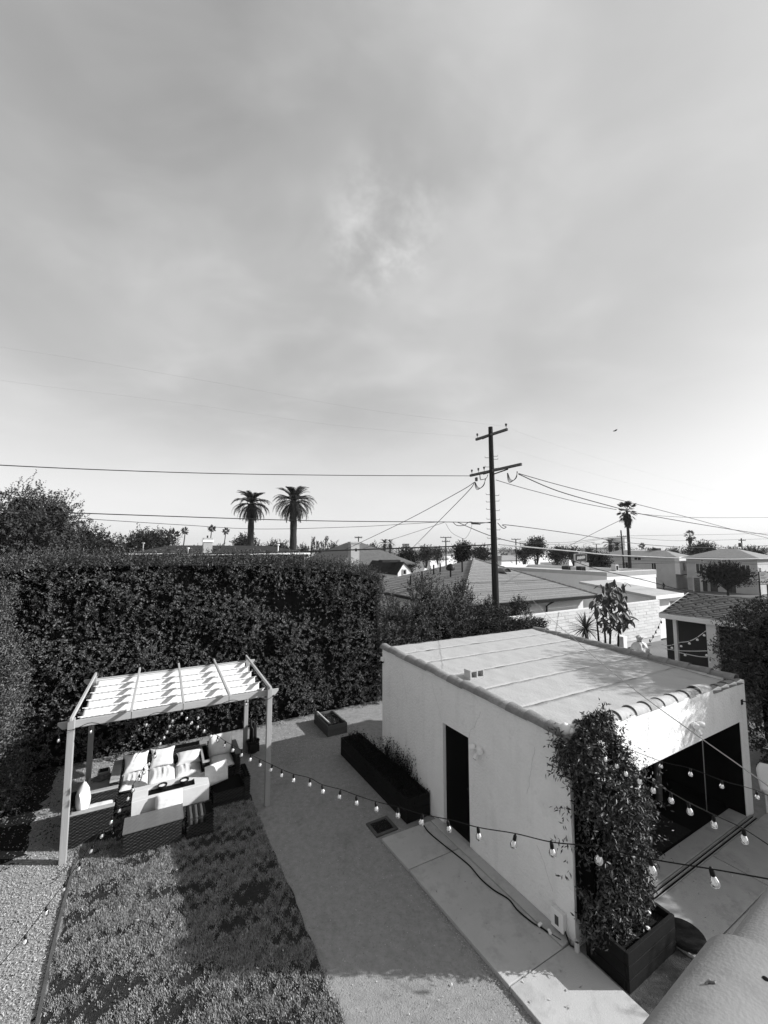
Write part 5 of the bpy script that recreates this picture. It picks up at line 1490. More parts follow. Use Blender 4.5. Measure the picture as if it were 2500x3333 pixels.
MB().tube(pts_, .008, 5).build('cord', M['cable'], t, True)
for q in ((742, 368), (699, 405), (674, 452), (650, 495), (624, 535), (596, 572)):
    p = vplane(*Z5r(*q), wl0, wl1); MB().lathe([(.0, .1), (.02, .09), (.03, .03), (.04, -.02), (.0, -.06)], p, 8).build('bulb', M['cable'], t, True)
# wrapped bundle and post behind the shed
bd = thing('tied_bundle', 'pale tarp bundle tied at the neck heaped behind the shed', 'bundle', A(2085, 2110, 17.5))
p = A(2083, 2110, 17.5)
def bundle(u, v):
    q = 2 * PI * u; prof = np.interp(v, [0, .1, .35, .62, .72, .8, .92, 1], [.34, .36, .40, .26, .09, .11, .17, .02])
    z = v * .92 - .38; r_ = .85 * prof * (1 + .09 * math.sin(q * 7 + v * 6) + .05 * math.sin(q * 13 - v * 9))
    return p + Vector((r_ * math.cos(q), r_ * math.sin(q), z))
grid_obj('tarp', 36, 24, bundle, M['tarp'], bd, True)
MB().lathe([(.085, .275), (.105, .29), (.085, .305)], p, 12).build('tie', M['cable'], bd, True)
def heap(u, v):
    q = 2 * PI * u
    r_ = (.75 - .6 * v) * (1 + .15 * math.sin(q * 5) + .1 * math.sin(q * 11 + v * 5)); 
    return p + Vector((r_ * math.cos(q) - .15, r_ * math.sin(q), -.85 + .7 * v + .06 * math.sin(q * 9 + v * 4)))
o = grid_obj('covered_heap', 40, 12, heap, M['wall_mid'], None, True); tag(o, 'wrinkled covered heap under the tarp bundle', 'heap')
p = A(2026, 2103, 17.2)
o = MB().box((p.x, p.y, p.z / 2 + .2), (.26, .26, p.z + .4), TH).build('stub_post', M['white_paint'], bevel=.012); tag(o, 'pale square post with a flat top just behind the shed parapet', 'post')
# --- two apartment houses across the street
cE = A(2196, 1812, 88); zE = gz(cE.x, cE.y) - .2
hE = house('apartment_house', 'two storey apartment house with a hip roof and white projecting bay', cE, 6.4, 17, zE, cE.z, 5.0, 'hip', 'wall_grey', 'roof_mid', .6, [('l', .25, 1.5, 1.0, 1.4), ('l', .62, 1.6, 1.4, 1.4), ('l', .45, 3.1, 1.6, .7), ('f', .62, 2.4, .9, 1.3)], cat='apartment house')
mb = MB(); bb(mb, cE - Vv * .9 - U * .1, 3.4, .9, zE + 3.2, cE.z - .02); mb.build('bay', M['wall_white'], hE)
window(hE, cE - Vv * .9 + U * 1.6 + Vector((0, 0, -2.1)), U, -Vv, .9, 1.8)
mb = MB()
for k in range(6): bb(mb, cE - Vv * 1.0 - U * .05 + U * .62 * k, .22, 1.0, zE + 3.0, zE + 3.19)
mb.build('joist', M['wall_dark'], hE)
bb(MB(), cE - Vv * .03 + U * .3, 1.3, .03, zE, zE + 2.3).build('door', M['wall_mid'], hE)
mb = MB()
for k in range(9): bb(mb, cE + U * (3.6 + .33 * k) - Vv * (2.2), .3, 1.6, zE, zE + .25 + .3 * k)
mb.build('stair', M['wall_white'], hE)
for k in range(7): bb(MB(), cE + U * (3.6 + .45 * k) - Vv * 2.24, .05, .03, zE + .3 + .4 * k, zE + 1.3 + .4 * k).build('baluster', M['wall_grey'], hE)
bb(MB(), cE + U * 3.4 + Vv * 5, 1.5, 1.2, 4.6, 5.5).build('chimney', M['roof_dark'], hE)
cF = A(2464, 1818, 76); zF = gz(cF.x, cF.y) - .2
hF = house('apartment_house', 'wide two storey apartment house behind the black street tree', cF, 9, 11.5, zF, cF.z, 5.4, 'hip', 'wall_mid', 'roof_mid', .6, [('l', .15, 1.4, 1.3, 2.0), ('l', .80, 1.4, 1.3, 2.0), ('l', .45, 3.0, .5, .5), ('l', .75, 3.0, .5, .5), ('f', .1, 1.2, 1, 1.6)], cat='apartment house')
bb(MB(), cF - U * .5, .5, 11.5, zF + 2.6, zF + 2.85).build('ledge', M['wall_mid'], hF)
for s_ in (.3, .55, .7): bb(MB(), cF + Vv * 11.5 * s_ - U * .03, .03, 1.2, zF, zF + 2.2).build('door', M['wall_dark'], hF)
MB().tube([cF + Vv * 4.2 - U * .1 + Vector((0, 0, -.1)), down(cF + Vv * 4.2 - U * .1, zF)], .07, 6).build('downpipe', M['gutter'], hF)
# link wall and gate between them
wl = MB(); p = A(2290, 1890, 84); bb(wl, p - U * 4, 6.5, .2, gz(p.x, p.y), gz(p.x, p.y) + 3.0); tag(wl.build('yard_wall', M['wall_grey']), 'plain pale wall between the two apartment houses', 'wall')
gt = thing('metal_gate', 'barred dark gate with one white bar panel between the apartment houses', 'gate', A(2268, 1912, 82))
p = A(2262, 1912, 82); zb = gz(p.x, p.y)
for k in range(12): MB().box((p.x + .14 * k, p.y, zb + 1.3), (.05, .05, 2.6)).build('bar', M['iron' if k < 8 else 'white_paint'], gt)
MB().box((p.x + .77, p.y, zb + 2.6), (1.8, .07, .07)).build('rail', M['iron'], gt)
# sign board at the right edge
sb = thing('notice_board', 'white printed notice board with a dark plant picture at the right edge', 'sign', A(2485, 1930, 48))
pc = A(2486, 1882, 48)
MB().box(pc, (1.1, .12, 1.5)).build('frame', M['iron'], sb)
MB().box(pc + F_ * .065, (1.0, .008, 1.38)).build('face', M['print'], sb)
mb = MB()
for k, (w_, z) in enumerate(((.6, .48), (.42, .30), (.7, .12), (.5, .0))): mb.box(pc + F_ * .072 + Vector((-.42 + w_ / 2, 0, z)), (w_, .004, .07 if k < 2 else .04))
for k in range(9): mb.box(pc + F_ * .072 + Vector((-.42 + .105 * k, 0, -.45 + .08 * math.sin(k * 2.1))), (.09, .004, .16 + .08 * math.sin(k * 3.3)))
mb.build('print', M['ink'], sb)
for x in (-.45, .45): MB().box((pc.x + x, pc.y + .1, (pc.z - 2.4) / 2 - .4), (.1, .1, pc.z + 3.0)).build('post', M['iron'], sb)
# --- houses behind the hedge on the left
hG = house('house', 'long low dark roofed house with a white fascia above the left hedge', A(432, 1804, 36), 15.5, 6, 0, 5.0, 5.75, 'hip', 'wall_dark', 'roof_dark', .5, [('f', .24, 4.2, 1.0, .9), ('f', .42, 4.1, .8, 1.0), ('f', .75, 4.2, 1.2, .9)])
c = A(432, 1804, 36)
bb(MB(), c - U * .5 - Vv * .53, 16.5, .028, 4.84, 5.0).build('fascia', M['white_paint'], hG)
q = A(675, 1800, 36.5)
bb(MB(), q - U * .35, .75, .6, 4.9, 6.0).build('chimney', M['brick'], hG)
bb(MB(), q - U * .42 - Vv * .07, .9, .74, 6.003, 6.2).build('chimney_band', M['white_paint'], hG)
bb(MB(), q - U * .36, .77, .6, 6.203, 6.38).build('chimney_top', M['brick'], hG)
MB().tube([q + U * .0 + Vv * .3 + Vector((0, 0, .2)), q + Vv * .3 + Vector((0, 0, 1.55))], .07, 8).build('flue', M['vent'], hG)
for px, h_, m_ in ((465, .85, 'steel'), (612, .4, 'white_paint'), (700, .3, 'vent'), (905, .7, 'white_paint')):
    q = A(px, 1797, 37.5); MB().lathe([(.05, 0), (.05, h_ - .1), (.14, h_ - .08), (.14, h_), (.0, h_ + .02)], q, 8).build('roof_vent', M[m_], hG)
# steep roofed house with brick chimney
hH = house('house', 'steep brown roofed house with a tall brick chimney beyond the hedge', A(1120, 1830, 36), 6.6, 10, 0, 4.1, 6.05, 'hip', 'wall_dark', 'roof_brown', .5)
q = A(1154, 1826, 34.5)
bb(MB(), q - U * .33, .78, .5, 3.6, 5.85).build('chimney', M['brick'], hH)
bb(MB(), q - U * .40 - Vv * .06, .92, .62, 5.853, 6.0).build('chimney_cap', M['brick'], hH)
bb(MB(), q + U * .05 - Vv * .006, .16, .02, 5.2, 5.45).build('flue_slot', M['black'], hH)
hW = thing('gable_house', 'small house with a bright white gable and dark verges', 'house', A(1315, 1868, 31))
g0 = A(1295, 1864, 31); g1 = A(1338, 1858, 31.57); gt_ = A(1314, 1833, 31.27)
bvec = Vv * 5
MB().prism([down(g0, 0), down(g1, 0), g1, gt_, g0], bvec).build('wall', M['wall_white'], hW)
for p, q in ((g0, gt_), (g1, gt_)):
    e = p + (p - q) * .25; w_ = Vector((0, 0, .10))
    MB().hexa([e - Vv * .06, q - Vv * .06, q + bvec, e + bvec, e - Vv * .06 + w_, q - Vv * .06 + w_, q + bvec + w_, e + bvec + w_]).build('roof', M['roof_dark'], hW)
window(hW, A(1316, 1862, 31.29) - Vv * .004, U, -Vv, .36, .42, 'wall_mid', 0)
MB().box(A(1268, 1826, 32), (1.6, .6, .18), .5).build('porch_roof', M['roof_dark'], hW)
# scattered lower houses in the middle distance
mid_h = [
    ('pale cottage with two dark windows just right of the pole', 1619, 1838, 66, 4.2, 4, 2.1, .8, 'gable', 'wall_white', 'roof_mid', [('f', .25, -.2, .8, 1), ('f', .6, -.2, .8, 1)]),
    ('low dark roofed house right of the pole with a pale gable', 1665, 1838, 72, 6.2, 5, 1.6, 1.6, 'gable', 'wall_mid', 'roof_dark', []),
    ('white walled low house with paired windows left of the rooftop sign', 1822, 1838, 78, 5.6, 4, 2.0, .6, 'hip', 'wall_white', 'wall_grey', [('f', .2, -.6, .7, 1), ('f', .34, -.6, .7, 1), ('f', .75, -.5, .8, .7)]),
    ('dark shed with an open front beyond the hip roof', 1342, 1828, 60, 2.4, 3, 1.5, .3, 'flat', 'wall_dark', 'vent', []),
    ('pale low workshop beyond the hip roofed house', 1405, 1830, 74, 4.5, 4, 1.3, .3, 'flat', 'wall_white', 'wall_grey', []),
    ('tan house with a light roof left of the hip roof peak', 1372, 1848, 50, 3.4, 4, 1.6, 1.0, 'hip', 'wall_mid', 'wall_grey', []),
    ('grey low building under the twin palms beside the flat roof', 1975, 1845, 92, 7, 5, 1.9, .4, 'flat', 'wall_grey', 'wall_grey', [('f', .3, -.6, 1, .9)]),
    ('big pale warehouse with a flat roof far behind the tall fan palm', 2052, 1812, 210, 26, 20, 7.2, .4, 'flat', 'wall_white', 'wall_white', []),
    ('stepped grey block with a mast far beyond the street', 1980, 1815, 240, 12, 12, 8.5, .4, 'flat', 'wall_grey', 'wall_grey', []),
    ('taller grey tower part beside the far stepped block', 2036, 1815, 242, 5, 10, 14.5, .4, 'flat', 'wall_grey', 'wall_grey', []),
    ('brown roofed house left of the steep roof beyond the hedge', 900, 1815, 62, 9, 6, 2.9, 1.4, 'hip', 'wall_mid', 'roof_mid', []),
    ('pale flat house at the far left over the hedge', -30, 1885, 26, 1.6, 3, .6 + 3, .25, 'flat', 'wall_mid', 'wall_grey', []),
    ('low house with a wide tan roof behind the apartment houses', 2400, 1815, 120, 16, 9, 3.2, 1.8, 'hip', 'wall_mid', 'roof_mid', []),
]
for lb, px, py, Y, lu, lv, h_, rh, kd, wm, rm, wins in mid_h:
    c = A(px, py, Y); z0 = gz(c.x, c.y)
    ze = z0 + h_ + (1.6 if Y < 100 and Y > 30 else 0)
    ws = [(f, s_, ze - .9, w_, hh) for f, s_, z, w_, hh in wins]
    house('distant_house', lb, c, lu, lv, z0 - .2, ze, ze + rh, kd, wm, rm, .3, ws, 'houses in the middle distance')
far = MB(); far_r = MB()
for i in range(34):
    px = (1200 + i * 40 if i < 27 else 560 + (i - 27) * 70) + random.uniform(-15, 15); Y = random.uniform(130, 330)
    c = A(px, 1790, Y); c.z = 0; lu, lv = random.uniform(8, 15), random.uniform(7, 11); ze = -3 + random.uniform(3.2, 5.5)
    bb(far, c, lu, lv, -3.1, ze)
    p = [c - U * .4 - Vv * .4, c + U * (lu + .4) - Vv * .4, c + U * (lu + .4) + Vv * (lv + .4), c - U * .4 + Vv * (lv + .4)]
    k = .15 if i % 3 == 0 else .5; t4 = [q.lerp(c + U * lu / 2 + Vv * lv / 2, k) for q in p]
    far_r.hexa([q + Vector((0, 0, ze + .003)) for q in p] + [q + Vector((0, 0, ze + (.4 if i % 3 == 0 else 1.8))) for q in t4])
tag(far.build('distant_town', M['wall_white']), 'tiny pale house fronts scattered along the far horizon', 'town', kind='stuff')
tag(far_r.build('distant_roofs', M['roof_mid']), 'tiny roofs scattered along the far horizon', 'town', kind='stuff')
road = MB()
p0_, p1_ = A(2500, 1925, 70), A(1500, 1925, 100)
vs = []
for k in range(9):
    x = -30 + 30 * k; y = 78 + (x - 50) * .0
    vs += [(x, 72, gz(x, 72) + .02), (x, 82, gz(x, 82) + .02)]
struct(road.add(vs, [(2 * k, 2 * k + 2, 2 * k + 3, 2 * k + 1) for k in range(8)]).build('street', M['asphalt']))

# ================================================================== TREES AND PALMS
def crown_tree(label, px, ytop, ybot, hw, Y, leaf, n, m='leaf_far', nm='tree', group=None, base_z=None, k=5, seed=0):
    r_ = random.Random(seed + int(px))
    ct, cb = A(px, ytop, Y), A(px, ybot, Y); w_ = hw * Y / FPX
    z0 = gz(ct.x, ct.y) if base_z is None else base_z
    h_ = (ct.z - cb.z); lobes = [(ct.x, Y, cb.z + h_ * .5, w_ * .7, w_ * .7, h_ * .5)]
    for i in range(k):
        q = 2 * PI * i / k + r_.uniform(-.4, .4); s_ = r_.uniform(.35, .55)
        lobes.append((ct.x + w_ * .62 * math.cos(q), Y + w_ * .5 * math.sin(q), cb.z + h_ * r_.uniform(.28, .68), w_ * s_, w_ * s_, h_ * r_.uniform(.26, .42)))
    lobes.append((ct.x + w_ * .1, Y, ct.z - h_ * .2, w_ * .4, w_ * .4, h_ * .22))
    return lobes_tree(nm, label, (ct.x, Y, z0), lobes, leaf, n, m, True, max(.1, w_ * .07), group=group, nl=7, sl=leaf * 3.2, wid=.55, lump=.26)
crown_tree('large dark leafy tree rising over the left end of the hedge', 62, 1602, 1880, 165, 34, .20, 30000, 'leaf_mid', k=8)
crown_tree('dark tree behind the big one reaching lower to the right', 270, 1718, 1850, 110, 52, .26, 12000, 'leaf_far', k=7)
crown_tree('broad low dark tree above the left roof ridge', 488, 1736, 1815, 84, 80, .38, 8000, 'leaf_far', k=6)
crown_tree('round dark tree left of the first date palm trunk', 800, 1748, 1805, 40, 78, .30, 4500, 'leaf_far', k=5)
crown_tree('pale thin tree between the two date palms', 905, 1765, 1812, 42, 95, .35, 1500, 'leaf_mid', k=5)
crown_tree('layered dark conifer beyond the hip roof to the right', 1745, 1760, 1806, 24, 95, .4, 3500, 'leaf_far', k=5)
crown_tree('dark round bush by the white cottage', 1815, 1792, 1826, 22, 84, .35, 2500, 'leaf_far')
crown_tree('dark bushy tree right of the rooftop sign', 1945, 1808, 1856, 34, 66, .28, 4200, 'leaf_far')
crown_tree('dark trees massed between the two apartment houses', 2285, 1774, 1850, 46, 104, .42, 6500, 'leaf_far', k=7)
crown_tree('black spreading street tree before the wide apartment house', 2362, 1838, 1900, 62, 60, .24, 9000, 'leaf_black', k=8)
crown_tree('leafy tree beside the white gabled house', 1322, 1792, 1850, 32, 44, .18, 3800, 'leaf_far')
crown_tree('dark tangled tree just left of the utility pole', 1505, 1773, 1835, 27, 36, .16, 3600, 'leaf_far')
crown_tree('small tree behind the left roof near the chimney', 720, 1790, 1815, 32, 60, .25, 1800, 'leaf_mid')
for px, y0_, lb in ((1019, 1758, 'tallest slim cypress left of the steep roof'), (1034, 1770, 'short cypress second in the row by the steep roof'), (1048, 1774, 'shortest cypress third in the row by the steep roof'), (1063, 1757, 'cypress nearest the steep roof')):
    c = A(px, 1800, 90); zt_ = A(px, y0_, 90).z; z0 = gz(c.x, c.y)
    t = thing('cypress_tree', lb, 'tree', (c.x, c.y, z0), 'slim cypresses by the steep roof')
    n = 160; s_ = rng.random(n); r_ = .55 * np.sqrt(np.clip(1 - s_, 0, 1)); q = rng.uniform(0, 6.28, n)
    P = np.stack([c.x + r_ * np.cos(q), c.y + r_ * np.sin(q), z0 + 1 + (zt_ - z0 - 1) * s_], 1)
    V, F = shoot_leaves(P, np.stack([np.cos(q) * .3, np.sin(q) * .3, np.ones(n)], 1), .7, 5, .35, .15, .4, .5)
    o = np_mesh('crown', V, F, M['leaf_far'], t); o['kind'] = 'stuff'
    MB().tube([(c.x, c.y, z0), (c.x, c.y, z0 + 2.5)], [.14, .1], 7).build('trunk', M['bark'], t)

def frond_mesh(length, e0, bend, seed, nlf=30, ll=.72):
    r_ = random.Random(seed); vs, fs = [], []
    x = z = 0.0; e = e0; st = []
    for i in range(nlf + 1):
        st.append((x, z, e)); x += length / nlf * math.cos(e); z += length / nlf * math.sin(e); e -= bend / nlf * (.5 + i / nlf)
    for i in range(nlf):
        (x0, z0, e), (x1, z1, _) = st[i], st[i + 1]; w_ = .055 * (1 - i / nlf) + .012; n = len(vs)
        vs += [(x0, -w_, z0), (x0, w_, z0), (x1, w_ * .9, z1), (x1, -w_ * .9, z1)]; fs.append((n, n + 1, n + 2, n + 3))
        if i < 3: continue
        t_ = i / nlf; l_ = ll * (math.sin(PI * min(1, t_ * .85 + .12)) ** .6) * r_.uniform(.85, 1.1)
        for s_ in (1, -1):
            f = .75 + r_.uniform(-.1, .1); dx, dy, dz = math.cos(e) * f, s_ * .62, math.sin(e) * f + .12 - .18 * r_.random()
            n = len(vs); hw = .05
            vs += [(x0 - hw * math.cos(e), 0, z0 - hw * math.sin(e)), (x0 + hw * math.cos(e), 0, z0 + hw * math.sin(e)), (x0 + dx * l_ * .6, dy * l_ * .6, z0 + dz * l_ * .6 - .01), (x0 + dx * l_, dy * l_, z0 + dz * l_ - .1 * l_)]
            fs += [(n, n + 1, n + 2), (n, n + 2, n + 3)]
    return vs, fs
FR = {}
def date_palm(label, px, ycrown, Y, size=1.0, group=None, fronds=110):
    c = A(px, ycrown, Y); z0 = gz(c.x, c.y)
    t = thing('date_palm', label, 'palm', (c.x, c.y, z0), group)
    pts_ = [(c.x, c.y, z0 + (c.z - z0) * k / 12) for k in range(13)]
    MB().tube(pts_, [(.52 + .05 * (k % 2) - .10 * k / 12 + (.16 if k > 10 else 0)) * size for k in range(13)], 12).build('trunk', M['palm_trunk'], t, True)
    ga = 0
    for k in range(fronds):
        f = k / fronds; kind = min(4, int(f * 5)); var = k % 2
        key = (kind, var)
        L_ = (2.9, 3.4, 3.6, 3.3, 2.8)[kind] * (1.0 if var else .9)
        if key not in FR:
            e0 = R((70, 40, 10, -26, -64)[kind]); bd_ = R((80, 105, 105, 75, 30)[kind])
            o = MB().add(*frond_mesh(L_, e0, bd_, kind * 7 + var)).build('frond', M['frond'], t, origin=(0, 0, 0)); FR[key] = o
            WL[o.name] = c; o.location = c - WL[t.name]
        else: o = dup(FR[key], 'frond', c, t)
        ga += 2.39996 + random.uniform(-.15, .15)
        off = Vector((math.cos(ga), math.sin(ga), 0)) * .22 * size
        o.location = o.location + off + Vector((0, 0, .25 - .55 * f))
        o.rotation_euler = (random.uniform(-.12, .12), random.uniform(-.1, .1), ga); o.scale = (size * random.uniform(.9, 1.08),) * 3
    return t
random.seed(91)
date_palm('left of the two tall date palms standing over the hedge', 819, 1640, 60, .92, None, 92)
random.seed(17)
date_palm('right and slightly larger of the two tall date palms', 957, 1633, 58, 1.0)
FAN = {}
def fan_palm(label, px, ycrown, Y, size=1.0, leaves=44, group=None, lean=0.0, skirt=True, small=False):
    c = A(px, ycrown, Y); z0 = gz(c.x, c.y)
    t = thing('fan_palm', label, 'palm', (c.x - lean, c.y, z0), group)
    pts_ = [(c.x - lean * (1 - k / 8) ** 1.5, c.y, z0 + (c.z - z0) * k / 8) for k in range(9)]
    MB().tube(pts_, [size * (.34 - .14 * k / 8) for k in range(9)], 8).build('trunk', M['palm_trunk'], t, True)
    if small:
        n = 34; s_ = sphere_pts(n); D = s_ + np.array([0, 0, .15]); P = np.repeat(np.array([tuple(c)]), n, 0) + s_ * .5 * size
        V, F = leaf_arrays(P, D, rng.normal(0, 1, (n, 3)), rng.uniform(1.3, 2.0, n) * size, rng.uniform(.7, 1.1, n) * size, .1)
        o = np_mesh('crown', V, F, M['frond'], t); o['kind'] = 'stuff'; return t
    ga = 0
    for k in range(leaves):
        f = k / leaves; kind = min(3, int(f * 4))
        if kind not in FAN:
            vs, fs = [], []; e0 = R((62, 28, -6, -58)[kind]); pl_ = 1.0
            ex_, ez_ = math.cos(e0) * pl_, math.sin(e0) * pl_
            vs += [(0, -.03, 0), (0, .03, 0), (ex_, .02, ez_), (ex_, -.02, ez_)]; fs.append((0, 1, 2, 3))
            r_ = random.Random(kind)
            for i in range(15):
                q = R(-78 + 156 * i / 14); l_ = .95 * (.75 + .25 * math.cos(q)) * r_.uniform(.85, 1.1); e = e0 - R(18) * abs(math.sin(q)) - R(8)
                d = Vector((math.cos(q) * math.cos(e), math.sin(q), math.cos(q) * math.sin(e))); sd = Vector((-math.sin(q) * math.cos(e), math.cos(q), 0)) * .055
                o_ = Vector((ex_, 0, ez_)); n = len(vs)
                vs += [o_, o_ + d * l_ * .55 + sd, o_ + d * l_ + Vector((0, 0, -.16 * l_)), o_ + d * l_ * .55 - sd]; fs += [(n, n + 1, n + 2), (n, n + 2, n + 3)]
            FAN[kind] = MB().add(vs, fs).build('fan_leaf', M['frond'], t, origin=(0, 0, 0)); o = FAN[kind]
            WL[o.name] = c; o.location = c - WL[t.name]
        else: o = dup(FAN[kind], 'fan_leaf', c, t)
        ga += 2.39996 + random.uniform(-.2, .2); o.location = o.location + Vector((0, 0, .2 - .8 * f))
        o.rotation_euler = (random.uniform(-.4, .4), random.uniform(-.38, .38), ga); o.scale = (size * random.uniform(.75, 1.15),) * 3
    if skirt:
        n = 320; zz = rng.random(n); q = rng.uniform(0, 6.28, n); r_ = (.55 - .35 * zz) * size
        P = np.stack([c.x + r_ * np.cos(q) * .6, c.y + r_ * np.sin(q) * .6, c.z - .5 * size - zz * 2.0 * size], 1)
        V, F = leaf_arrays(P, np.stack([np.cos(q) * .5, np.sin(q) * .5, -np.ones(n)], 1), rng.normal(0, 1, (n, 3)), rng.uniform(.5, 1.0, n) * size, rng.uniform(.12, .25, n) * size)
        o = np_mesh('dead_skirt', V, F, M['palm_trunk'], t); o['kind'] = 'stuff'
    return t
fan_palm('tall fan palm with a shaggy skirt in front of the grey block', 2041, 1662, 82, 1.12)
fan_palm('slim fan palm above the first apartment roof', 2245, 1742, 150, 1.05, 30)
fan_palm('small leaning fan palm with a full crown, second left of the chimney', 603, 1727, 210, 1.15, lean=2, small=True)
fan_palm('dark squat palm at the right end of the broad low tree', 563, 1742, 120, 1.0, small=True)
fan_palm('small leaning fan palm straight above the left chimney', 689, 1721, 215, 1.1, lean=2.5, small=True)
fan_palm('small leaning fan palm right of the left chimney', 735, 1728, 215, 1.05, lean=2.5, small=True)
fan_palm('tiny curved fan palm over the pale warehouse', 2089, 1777, 240, 1.0, lean=1.5, small=True)
date_palm('bushy date palm left of the tall fan palm', 1986, 1772, 118, .78, None, 40)
date_palm('lower date palm close to the tall fan palm', 2008, 1780, 116, .72, None, 40)
date_palm('left crown of the far twin palms above the white gable', 1252, 1770, 108, .55, None, 36)
date_palm('right crown of the far twin palms above the white gable', 1270, 1769, 112, .55, None, 36)
# dracaena and broad leaved tree behind the shed
dr_ = thing('spiky_dracaena', 'spiky rosette plant against the pale block wall', 'plant', A(1908, 2080, 17.6))
cD = A(1906, 2046, 17.6)
MB().tube([(cD.x, cD.y, 0), (cD.x + .04, cD.y, cD.z * .6), tuple(cD)], [.09, .075, .06], 8).build('stem', M['bark'], dr_, True)
bl_ = None
for k in range(95):
    el = R(random.uniform(-55, 80)); az = random.uniform(0, 6.28)
    if bl_ is None:
        vs = []; fs = []
        for i in range(6):
            t_ = i / 5; w_ = .028 * (1 - t_ ** 2) + .003
            vs += [(.74 * t_, -w_, -.16 * t_ ** 2), (.74 * t_, 0, -.16 * t_ ** 2 - .01), (.74 * t_, w_, -.16 * t_ ** 2)]
        for i in range(5): a = i * 3; fs += [(a, a + 1, a + 4, a + 3), (a + 1, a + 2, a + 5, a + 4)]
        bl_ = MB().add(vs, fs).build('leaf', M['leaf'], dr_, origin=(0, 0, 0)); o = bl_; WL[o.name] = cD; o.location = cD - WL[dr_.name]
    else: o = dup(bl_, 'leaf', cD, dr_)
    o.rotation_euler = (0, -el, az); o.scale = (random.uniform(.7, 1.1),) * 3
bt = thing('broad_leaf_tree', 'young tree with big drooping leaves in front of the block wall', 'tree', A(1985, 2090, 16.8))
bx_ = A(1985, 2100, 16.8)
stems = [((1972, 2108), (1968, 2050), (1962, 1990)), ((1985, 2108), (1988, 2040), (1992, 1960)), ((2012, 2108), (2014, 2060), (2020, 2000)), ((1950, 2100), (1946, 2050), (1941, 2000))]
for s_ in stems:
    MB().tube(smooth_path([A(x, y, 16.8) for x, y in s_] , 10), [.05 - .003 * k for k in range(11)], 6).build('trunk' if s_ is stems[1] else 'limb', M['bark'], bt, True)
bl2 = None
cl_pts = [(1985, 1920, 42, 30), (2005, 1912, 34, 24), (1962, 1955, 34, 26), (2000, 1950, 40, 26), (1955, 1982, 30, 20), (2025, 1995, 26, 22), (1990, 2000, 40, 26), (2040, 2015, 20, 18), (2005, 2035, 36, 22), (1968, 2025, 26, 20), (1990, 1965, 40, 30), (2018, 1955, 22, 30)]
for k in range(298):
    x, y, sx, sy = cl_pts[k % len(cl_pts)]
    p = A(x + random.gauss(0, sx * .5), y + random.gauss(0, sy * .5), 16.8 + random.gauss(0, .28))
    if bl2 is None:
        vs, fs = [], []
        for i in range(7):
            t_ = i / 6; w_ = .062 * math.sin(PI * (t_ * .92 + .04)) ** .8
            vs += [(.31 * t_, -w_, -.12 * t_ ** 2 + .012), (.31 * t_, 0, -.12 * t_ ** 2), (.31 * t_, w_, -.12 * t_ ** 2 + .012)]
        for i in range(6): a = i * 3; fs += [(a, a + 1, a + 4, a + 3), (a + 1, a + 2, a + 5, a + 4)]
        bl2 = MB().add(vs, fs).build('leaf', M['leaf'], bt, origin=(0, 0, 0)); o = bl2; WL[o.name] = p; o.location = p - WL[bt.name]
    else: o = dup(bl2, 'leaf', p, bt)
    o.rotation_euler = (random.uniform(-.4, .4), random.uniform(.0, 1.0), random.uniform(0, 6.28)); o.scale = (random.uniform(.7, 1.2),) * 3
for px, y0_, hw, Y, lb in ((1085, 1776, 18, 110, 'small dark tree just left of the brick chimney roof'), (1215, 1782, 26, 90, 'low dark tree right of the brick chimney'), (1385, 1788, 24, 100, 'round tree under the billboard'), (1425, 1785, 18, 130, 'dark tree left of the far double arm pole'),
    (1565, 1790, 26, 85, 'dark tree hugging the left of the big pole'), (1705, 1786, 22, 110, 'dark tree between the far pole and the conifer'), (1865, 1788, 20, 120, 'dark tree left of the street lamp'), (1915, 1790, 18, 140, 'tree just right of the street lamp'),
    (2110, 1792, 24, 130, 'dark tree over the left end of the first apartment roof'), (2200, 1790, 26, 140, 'tree behind the first apartment roof under the slim palm'), (2385, 1786, 30, 118, 'dark tree behind the wide apartment roof left of the transformer pole'), (2455, 1788, 30, 112, 'dark tree behind the wide apartment roof right of the transformer pole'), (985, 1782, 24, 110, 'dark tree between the right date palm and the cypresses'), (650, 1788, 22, 120, 'dark tree low behind the left chimney')):
    crown_tree(lb, px, y0_, 1822, hw, Y, .42, 1500, 'leaf_far', group='small trees among the far houses', k=4)
# far treeline that reads as one mass
def treeline():
    parts = []
    for d0, d1, k, hh, lf in ((115, 200, 70, 4.2, 1.0), (200, 380, 150, 6.5, 1.6), (380, 800, 230, 9.0, 2.8), (800, 1500, 220, 14, 5.0)):
        for _ in range(k):
            d = random.uniform(d0, d1); px = random.uniform(-150, 2650); x = (px - 1250) / FPX * d
            h_ = hh * random.uniform(.6, 1.25); w_ = h_ * random.uniform(.8, 1.8); n = 34
            s_ = sphere_pts(n); s_[:, 2] = np.abs(s_[:, 2])
            P = np.array([x, d, -3.0]) + s_ * np.array([w_, w_, h_]) * rng.uniform(.5, 1, (n, 1))
            parts.append(leaf_arrays(P, rng.normal(0, 1, (n, 3)), s_ + rng.normal(0, .4, (n, 3)), rng.uniform(.8, 1.5, n) * lf * .8, rng.uniform(.6, 1.1, n) * lf * .6))
    V, F = join_arr(parts)
    o = np_mesh('treeline', V, F, M['leaf_mid']); tag(o, 'far belt of trees along the horizon', 'trees', kind='stuff')
treeline()

